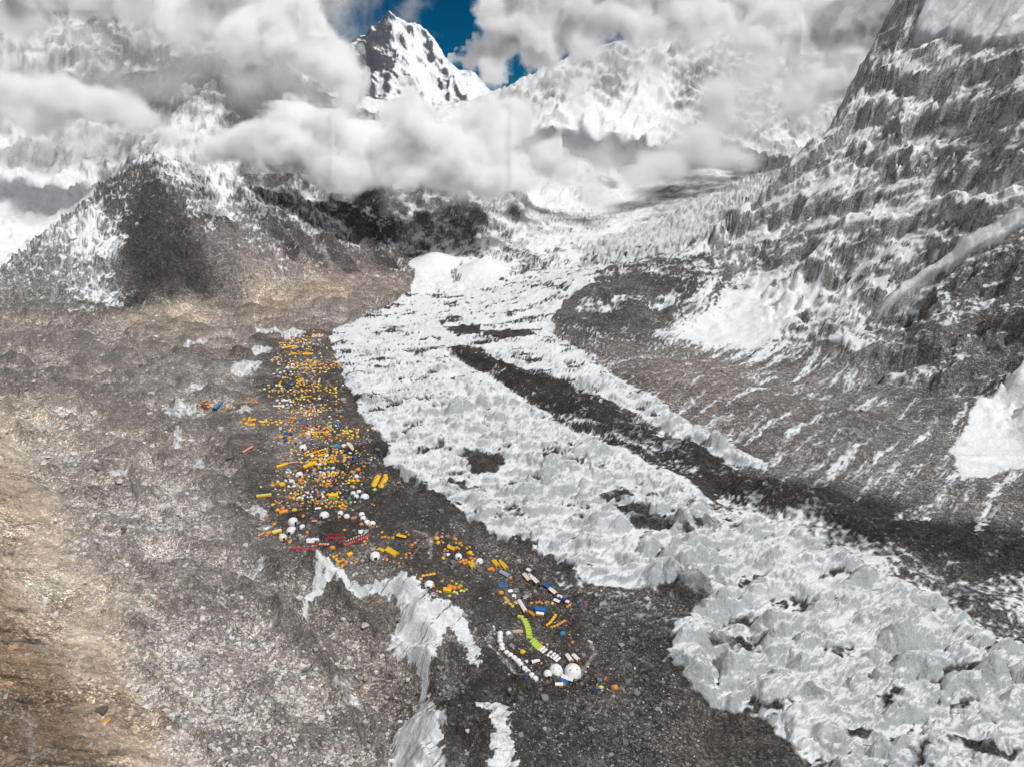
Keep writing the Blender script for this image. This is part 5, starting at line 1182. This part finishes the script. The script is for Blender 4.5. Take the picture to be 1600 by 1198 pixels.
for x_, y_ in [(569.6, 844.5), (571, 848), (573.6, 840)]: dome(x_, y_, 5.5, 'amber', 'below the end of the red rows')
# --- red rows
def rrow(x1, y1, x2, y2, n, col, roof, place, d=5.0):
    rz = row_dir([(x1, y1), (x2, y2)]) + math.pi / 2
    for k in range(n):
        t = k / max(1, n - 1); ridge(x1 + (x2 - x1) * t, y1 + (y2 - y1) * t, d, col, roof, place, rz)
rrow(541, 850, 576, 836.5, 11, 'red', 'pink', 'in the slanting front row of red tents', 5.4); rrow(541, 845, 570, 833.5, 8, 'maroon', 'cream', 'in the slanting back row of red tents', 4.6)
rrow(509, 835, 535, 834, 9, 'maroon', 'pink', 'in the upper level row of red tents', 4.6); rrow(512, 839, 536, 839, 7, 'red', 'cream', 'in the lower level row of red tents', 4.6); rrow(531, 846, 540, 845.5, 3, 'red', 'pink', 'in the short row joining the red rows', 4.6)
rrow(456, 855.5, 489.5, 857, 12, 'red', 'cream', 'in the long red row at the camp edge', 5.2); rrow(488, 849.5, 498, 848.8, 4, 'red', 'pink', 'in the short row above the long red row', 4.8); rrow(500, 849, 512, 849, 4, 'pink', 'cream', 'in the pale row left of the slanting rows', 4.6)
tarp(489.6, 842, 20, 7, 'white', 'above the long red row', 0.1, 'broad white tarpaulin roof')
# --- white domes below the dense camp
for x_, y_, d_, pl in [(506.8, 802, 15.5, 'above the red rows'), (532, 799.5, 9.6, 'in the pair right of the big white dome'), (541.6, 804.4, 10, 'in the pair right of the big white dome'), (565.3, 801.5, 9.8, 'in the chain of four above the red rows'), (567.7, 807.6, 9.8, 'in the chain of four above the red rows'), (573.5, 813.4, 9.8, 'in the chain of four above the red rows'), (582, 815.3, 10, 'in the chain of four above the red rows'),
                       (569.8, 773.7, 14, 'below the two long yellow tents'), (458, 811.3, 15.5, 'in the left camp, upper of two'), (456, 825.6, 16.5, 'in the left camp, lower of two'), (472.5, 820.7, 9.6, 'in the left camp beside two larger domes'), (552, 768.6, 8.5, 'in the trio below the dense camp'), (561, 766.5, 8.5, 'in the trio below the dense camp'), (557, 773.5, 8, 'in the trio below the dense camp'),
                       (468, 739, 11.5, 'in the left of the dense camp'), (473.3, 697, 12.5, 'above the dense camp beside a blue tent'), (557, 742.4, 7.5, 'in the right of the dense camp'), (537.5, 695, 9, 'above the dense camp, between teal and yellow tents')]:
    round_tent(x_, y_, d_, 'white', pl)
for x_, y_, d_ in [(530, 806.3, 7), (551, 808, 8), (555, 807, 6), (564.5, 817, 7.5), (577, 819, 7), (538.3, 826.5, 6), (589, 821.6, 5)]: dome(x_, y_, d_, 'orange', 'among the white domes above the red rows')
tarp(565.3, 828, 10, 8, 'white', 'at the top of the slanting red rows', .2, 'folded white tarpaulin'); tarp(572.7, 827.5, 9, 8, 'grey', 'at the top of the slanting red rows', .6, 'folded grey tarpaulin')
# --- left camp
round_tent(442, 836.3, 13, 'cream', 'left of the long red row', what='low pale {} dome tent'); gable(425.5, 830.5, 439.5, 826.5, 6, 'pale_yellow', 'pale_yellow', 'left of two white domes', 'long pale yellow ridge tent')
gable(415.5, 832, 424.5, 830.5, 6, 'orange', 'orange', 'left of the long pale yellow tent', 'orange ridge tent'); gable(402.5, 835, 412, 833.5, 5, 'orange', 'brown', 'at the left end of the camp', 'orange ridge tent with brown walls')
for x_, y_, c_, d_ in [(428.3, 817, 'amber', 8), (479.8, 829.7, 'orange', 7.5), (474, 804.4, 'orange', 8), (452.8, 845.3, 'yellow', 6.5), (445.5, 843.6, 'maroon', 6.5), (416, 805, 'orange', 6.5), (434, 795, 'yellow', 7), (425.8, 787, 'yellow', 6.5), (436.5, 784.7, 'orange', 6), (440.5, 782.3, 'amber', 5), (450.4, 789.6, 'amber', 5.5)]: dome(x_, y_, d_, c_, 'scattered about the left camp')
gable(436, 799.3, 449.5, 797, 7, 'orange', 'orange', 'in the left camp near the ice patch', 'long orange ridge tent'); dome(441.4, 793, 8, 'orange', 'behind the long orange tent'); dome(460.2, 795, 11, 'yellow', 'above the upper white dome of the left camp', size='larger')
gable(488, 814, 496, 812.5, 4.5, 'pink', 'maroon', 'between white domes of the left camp', 'pink roofed tent')
# --- dense camp
gable(582, 759, 591, 745, 8.4, 'yellow', 'amber', 'left of the slanting pair at the glacier edge', 'long bright yellow ridge tent'); gable(590.5, 766, 604, 747, 8.4, 'yellow', 'amber', 'right of the slanting pair at the glacier edge', 'longest bright yellow ridge tent')
dome(602.3, 741.5, 9, 'yellow', 'at the upper end of the slanting yellow pair'); gable(582.5, 766, 586.5, 763, 6, 'lime', 'green', 'at the lower end of the slanting yellow pair', 'small green ridge tent')
gable(514, 773, 528, 771.5, 8, 'yellow', 'yellow', 'above a green roof in the dense camp', 'long yellow ridge tent'); gable(514, 779, 527, 777.5, 5.5, 'green', 'green', 'below a yellow roof in the dense camp', 'long green ridge tent'); dome(545.6, 777.4, 9, 'green', 'left of the white dome trio')
for x_, y_ in [(491.6, 783), (495.7, 782.3), (499.8, 783), (497.4, 785.5), (503, 785.5), (509.6, 789.6), (514.5, 784.7), (517, 782.3), (518.6, 789.6)]: dome(x_, y_, 6, rt.choice(['orange', 'yellow', 'orange', 'red']), 'in the left half of the lowest orange band')
for x_, y_ in [(525.2, 782.3), (529.3, 783), (534.2, 784), (535.8, 787.4), (540, 789.6), (531, 789.6), (534.2, 792.5), (539, 794)]: dome(x_, y_, 6, rt.choice(['orange', 'amber', 'yellow']), 'in the right half of the lowest orange band')
tarp(497, 792.5, 9, 5, 'white', 'below the lowest orange band', .2)
dome(469.2, 748.5, 10.5, 'orange', 'just below a white dome', size='round'); dome(440.5, 754.6, 12, 'yellow', 'at the left edge of the dense camp', size='large'); dome(426.2, 756.3, 9, 'amber', 'at the left edge of the dense camp')
for x_, y_, c_, d_ in [(451, 742.4, 'orange', 8), (455.3, 749.7, 'white', 9), (448, 737, 'white', 6), (453.6, 736.6, 'white', 6), (434, 751, 'cream', 6), (446.5, 749.5, 'cream', 6)]: dome(x_, y_, d_, c_, 'around the large yellow dome on the left')
gable(378, 703.5, 394.5, 700.5, 5, 'pink', 'maroon', 'alone left of the camp', 'long red roofed tent'); gable(431.5, 728, 448.5, 724, 5.6, 'yellow', 'amber', 'on the left margin of the camp', 'long yellow ridge tent with row of white tops'); gable(450, 723.5, 466, 720.5, 4, 'pink', 'maroon', 'right of the long yellow margin tent', 'long thin red roofed tent')
gable(473.5, 728, 492, 722.5, 6.4, 'yellow', 'yellow', 'right of the thin red roof', 'long golden ridge tent'); dome(475.7, 731, 8, 'red', 'below the long golden tent'); gable(401, 773.5, 424, 772, 6, 'lime', 'amber', 'at the left edge above the ice patch', 'very long green and yellow ridge tent')
for k in range(7): dome(483.5 + k * 3.3, 708.6 - k * 1.15, 4.8, 'yellow', 'in the slanting row above the dense camp')
for k in range(6): dome(451 + k * 4.2, 758.5 + (k % 2) * 1.2, 6, ['cream', 'orange', 'white', 'brown', 'amber', 'cream'][k], 'in the mixed row below the orange dome')
gable(520, 697, 530.5, 696, 8, 'teal', 'teal', 'above the dense camp', 'teal box tent'); gable(544.5, 697.5, 553.5, 696.7, 6, 'cream', 'yellow', 'above the dense camp at right'); dome(514.5, 731.7, 9, 'blue', 'in the middle of the dense camp'); dome(554.6, 713, 8, 'blue', 'in the upper right of the dense camp')
dome(461, 692, 8, 'navy', 'left of a white dome above the dense camp'); dome(538, 712, 6.5, 'grey', 'among the yellow tents of the dense camp')
for x_, y_, c_, d_ in [(524.4, 737.5, 'yellow', 7.5), (535.4, 736.6, 'yellow', 7.5), (549.7, 735.8, 'orange', 8), (559.6, 731.7, 'orange', 9), (545.6, 749, 'yellow', 7), (551.4, 749.7, 'yellow', 7), (558.7, 749, 'yellow', 7), (552, 759, 'yellow', 7.5), (569, 727, 'orange', 6), (571, 722, 'orange', 5)]: dome(x_, y_, d_, c_, 'in the right part of the dense camp')
for x_, y_ in [(504, 757), (508.8, 757.4), (513.7, 757), (517.8, 758), (510.5, 754.6), (515.4, 754.6)]: dome(x_, y_, 5.2, 'orange', 'in the tight orange knot of the dense camp')
for x_, y_ in [(493.3, 750.6), (497.4, 748.5), (502.3, 746.9), (507.2, 744.8), (511.3, 744)]: dome(x_, y_, 5.4, rt.choice(['brown', 'cream', 'pink']), 'in the slanting pale row of the dense camp')
# tents that crowd together: (name of place, outline centre and half size, count, colours, size)
CROWD = [('in the upper left of the dense camp', 500, 716, 14, 9, 15, ['yellow', 'yellow', 'amber', 'orange', 'pale_yellow', 'white'], 6), ('in the upper middle of the dense camp', 527, 713, 13, 9, 14, ['yellow', 'yellow', 'amber', 'orange', 'white'], 6),
    ('in the centre of the dense camp', 505, 734, 18, 6, 11, ['yellow', 'amber', 'cream', 'white'], 6), ('in the lower left of the dense camp', 470, 773, 18, 8, 13, ['yellow', 'orange', 'amber', 'white', 'navy', 'cream'], 5.5), ('in the lower middle of the dense camp', 500, 768, 12, 7, 11, ['white', 'yellow', 'amber', 'cream', 'grey', 'blue'], 5.5),
    ('in the yellow field at the glacier side', 548, 676, 14, 9, 15, ['yellow', 'orange', 'yellow', 'amber', 'pale_yellow'], 5.5), ('in the long bright line across the upper camp', 492, 667, 22, 3, 13, ['orange', 'red', 'white', 'orange', 'amber', 'cream'], 5), ('around the blue tents of the upper camp', 447, 679, 9, 10, 9, ['blue', 'orange', 'amber', 'navy', 'yellow'], 6.5), ('below the long bright line', 487, 677, 13, 5, 8, ['cream', 'yellow', 'white', 'navy', 'orange'], 5.5),
    ('in the green and white patch of the upper camp', 523, 661, 9, 5, 7, ['green', 'white', 'teal', 'orange', 'yellow'], 5), ('in the left wing of the upper camp', 424, 659, 20, 4, 12, ['yellow', 'amber', 'orange', 'pale_yellow'], 5), ('in the orange knot of the upper camp', 454, 655, 5, 5, 6, ['orange', 'orange', 'amber'], 5), ('near the ice patch on the left wing', 386, 657, 12, 5, 7, ['yellow', 'orange', 'yellow'], 6.5),
    ('in the outlying group on open debris', 322, 631, 10, 6, 10, ['orange', 'yellow', 'orange', 'maroon'], 5.2), ('right of the outlying group', 357, 635, 9, 2.5, 6, ['orange', 'cream', 'amber'], 4.8), ('in the small orange group left of the far camp', 392, 626, 9, 4, 7, ['orange', 'amber', 'orange'], 5), ('in the white patch of the far camp', 446, 628, 14, 6, 9, ['white', 'cream', 'grey', 'white'], 5.2), ('in the pale line of the far camp', 484, 620, 18, 5, 11, ['pale_yellow', 'cream', 'yellow', 'pale_yellow'], 4.8),
    ('in the middle of the far camp', 425, 606, 20, 7, 12, ['yellow', 'white', 'grey', 'amber', 'pale_yellow'], 4.6), ('at the right of the far camp', 516, 608, 10, 7, 9, ['amber', 'yellow', 'pale_yellow', 'white'], 4.6), ('in the bright yellow knot of the far camp', 470, 595, 6, 4, 7, ['yellow', 'yellow', 'amber'], 5), ('in the orange swarm of the far camp', 492, 570, 20, 6, 16, ['orange', 'orange', 'red', 'amber', 'yellow'], 4.6), ('at the glacier end of the far camp', 524, 570, 6, 5, 6, ['orange', 'amber'], 4.4),
    ('left of the orange swarm', 440, 562, 16, 8, 11, ['orange', 'cream', 'amber', 'white'], 4.2), ('at the farthest end of the camp', 457, 535, 22, 7, 14, ['yellow', 'amber', 'red', 'orange', 'white', 'white'], 4.4), ('on the farthest ledge by the ice', 495, 524, 9, 2, 6, ['cream', 'amber', 'yellow'], 4), ('around the far blue tent', 440, 585, 14, 6, 8, ['orange', 'white', 'grey', 'amber'], 4.6), ('between far and upper camp', 478, 642, 24, 8, 12, ['amber', 'white', 'orange', 'yellow', 'cream', 'pink'], 4.8)]
for place, cx, cy, hx, hy, n, cols, d_ in CROWD:
    pts, tries = [], 0
    while len(pts) < n and tries < 2000:
        tries += 1
        a, b = rt.uniform(-1, 1), rt.uniform(-1, 1)
        q = (cx + a * hx, cy + b * hy)
        if a * a + b * b < 1.25 and all(abs(q[0] - r_[0]) > d_ * 0.85 or abs(q[1] - r_[1]) > d_ * 0.55 for r_ in pts): pts.append(q)
    for q in pts: dome(q[0], q[1], d_ * rt.uniform(0.85, 1.25), rt.choice(cols), place)
for a, c_, w_, pl, wh in [((455, 553, 469, 552.5, 4.5), 'yellow', 'amber', 'left of the far pair', 'long yellow ridge tent'), ((474, 554, 489, 552, 5), 'yellow', 'amber', 'right of the far pair', 'long yellow ridge tent'), ((456, 579, 468, 570, 3.4), 'yellow', 'amber', 'curving beside far white domes', 'long yellow ridge tent'), ((440, 626, 451, 625, 4), 'white', 'grey', 'in the white patch of the far camp', 'long white ridge tent'), ((427, 634.5, 444, 633.5, 3.5), 'white', 'grey', 'below the white patch of the far camp', 'long low white ridge tent'),
                          ((334, 634.5, 347, 631.5, 5), 'teal', 'navy', 'beside the outlying orange group', 'long teal ridge tent'), ((387, 656, 399, 654.5, 4), 'yellow', 'amber', 'on the left wing, upper of two', 'long yellow ridge tent'), ((388, 664, 399, 663, 4), 'yellow', 'amber', 'on the left wing, lower of two', 'long yellow ridge tent'), ((407, 659.5, 418, 657.5, 4), 'pale_yellow', 'amber', 'in the middle of the left wing', 'long pale yellow ridge tent'), ((485, 676, 498, 673.5, 4), 'yellow', 'amber', 'below the long bright line', 'long yellow ridge tent'), ((440, 543, 461, 541.5, 4), 'yellow', 'amber', 'at the farthest end of the camp', 'long yellow ridge tent'), ((494, 526.5, 506, 524.5, 3), 'amber', 'amber', 'on the farthest ledge by the ice', 'long amber ridge tent')]:
    gable(*a, c_, w_, pl, wh)
for x_, y_, d_ in [(449, 574, 6.5), (457, 569, 7), (456, 574, 5)]: round_tent(x_, y_, d_, 'white', 'beside the curving yellow tent of the far camp')
dome(433, 584, 6, 'blue', 'alone in the far camp')

# the 295 small tents that show largest stand singly; the rest of the far swarm is one mass
DOMES.sort(key=lambda r_: -r_[2])
for rec in DOMES[:295]: place_dome(*rec)
_v, _f, _m, _mats, _n0 = [], [], [], [], 0
for cx, cy, hx, hy, n in [(470, 540, 35, 14, 120), (485, 572, 45, 16, 170), (475, 605, 50, 16, 150), (480, 640, 50, 16, 160), (500, 675, 55, 14, 170), (510, 712, 60, 18, 250), (505, 745, 60, 14, 190), (495, 778, 55, 14, 140)]:
    for _ in range(n):
        px, py = cx + rt.gauss(0, .55) * hx, cy + rt.gauss(0, .55) * hy; d = rt.uniform(2.6, 4.6); p = stand(px, py)[0]
        DOMES.append([px, py, d, p, metres(p, d), rt.choice(['yellow', 'yellow', 'orange', 'amber', 'amber', 'pale_yellow', 'cream', 'white', 'grey', 'brown', 'blue', 'red']), '', None, None, 'small'])
for px, py, d, p, s, col, place, rz, door, size in DOMES[295:]:
    me = dome_mesh(col, door or {'yellow': 'amber', 'orange': 'brown', 'amber': 'brown', 'white': 'grey', 'lime': 'green'}.get(col, col))
    co = np.empty(len(me.vertices) * 3); me.vertices.foreach_get('co', co); co = co.reshape(-1, 3) * s
    a = rt.uniform(0, 6.28); co = np.stack([co[:, 0] * math.cos(a) - co[:, 1] * math.sin(a), co[:, 0] * math.sin(a) + co[:, 1] * math.cos(a), co[:, 2]], -1) + np.array(p)
    idx = []
    for m_ in me.materials:
        if m_ not in _mats: _mats.append(m_)
        idx.append(_mats.index(m_))
    for pl_ in me.polygons: _f.append(tuple(_n0 + k for k in pl_.vertices)); _m.append(idx[pl_.material_index])
    _v += co.tolist(); _n0 += len(co)
o = link('far_tents', mesh_of('far_tents', _v, _f, _mats, _m)); o['kind'] = 'stuff'

# --- labels: what it is, which one of its like, where
from collections import defaultdict
_g = defaultdict(list)
for rec in PLACED: _g[(rec[3], rec[4])].append(rec)
for (what, place), recs in _g.items():
    tall = max(r_[2] for r_ in recs) - min(r_[2] for r_ in recs) > max(r_[1] for r_ in recs) - min(r_[1] for r_ in recs)
    recs.sort(key=lambda r_: (r_[2] if tall else r_[1]))
    for k, rec in enumerate(recs):
        if len(recs) == 1: lab = f'{what} {place}'
        else: lab = f'{what}, {ORD[k]} from the {"top" if tall else "left"}, {place}'
        w_ = lab.split()
        if len(w_) > 15: lab = lab.replace(' with dark door', '').replace(' from the ', ' from ').replace(' of the ', ' of ')
        rec[0]['label'] = lab; rec[0]['category'] = rec[5]; rec[0]['group'] = ('tents ' if rec[5] == 'tent' else 'tarpaulins ') + place
print('tents', len(PLACED), 'over 16 words', sum(len(o['label'].split()) > 16 for o, *_ in PLACED), round(time.time() - T0, 1))
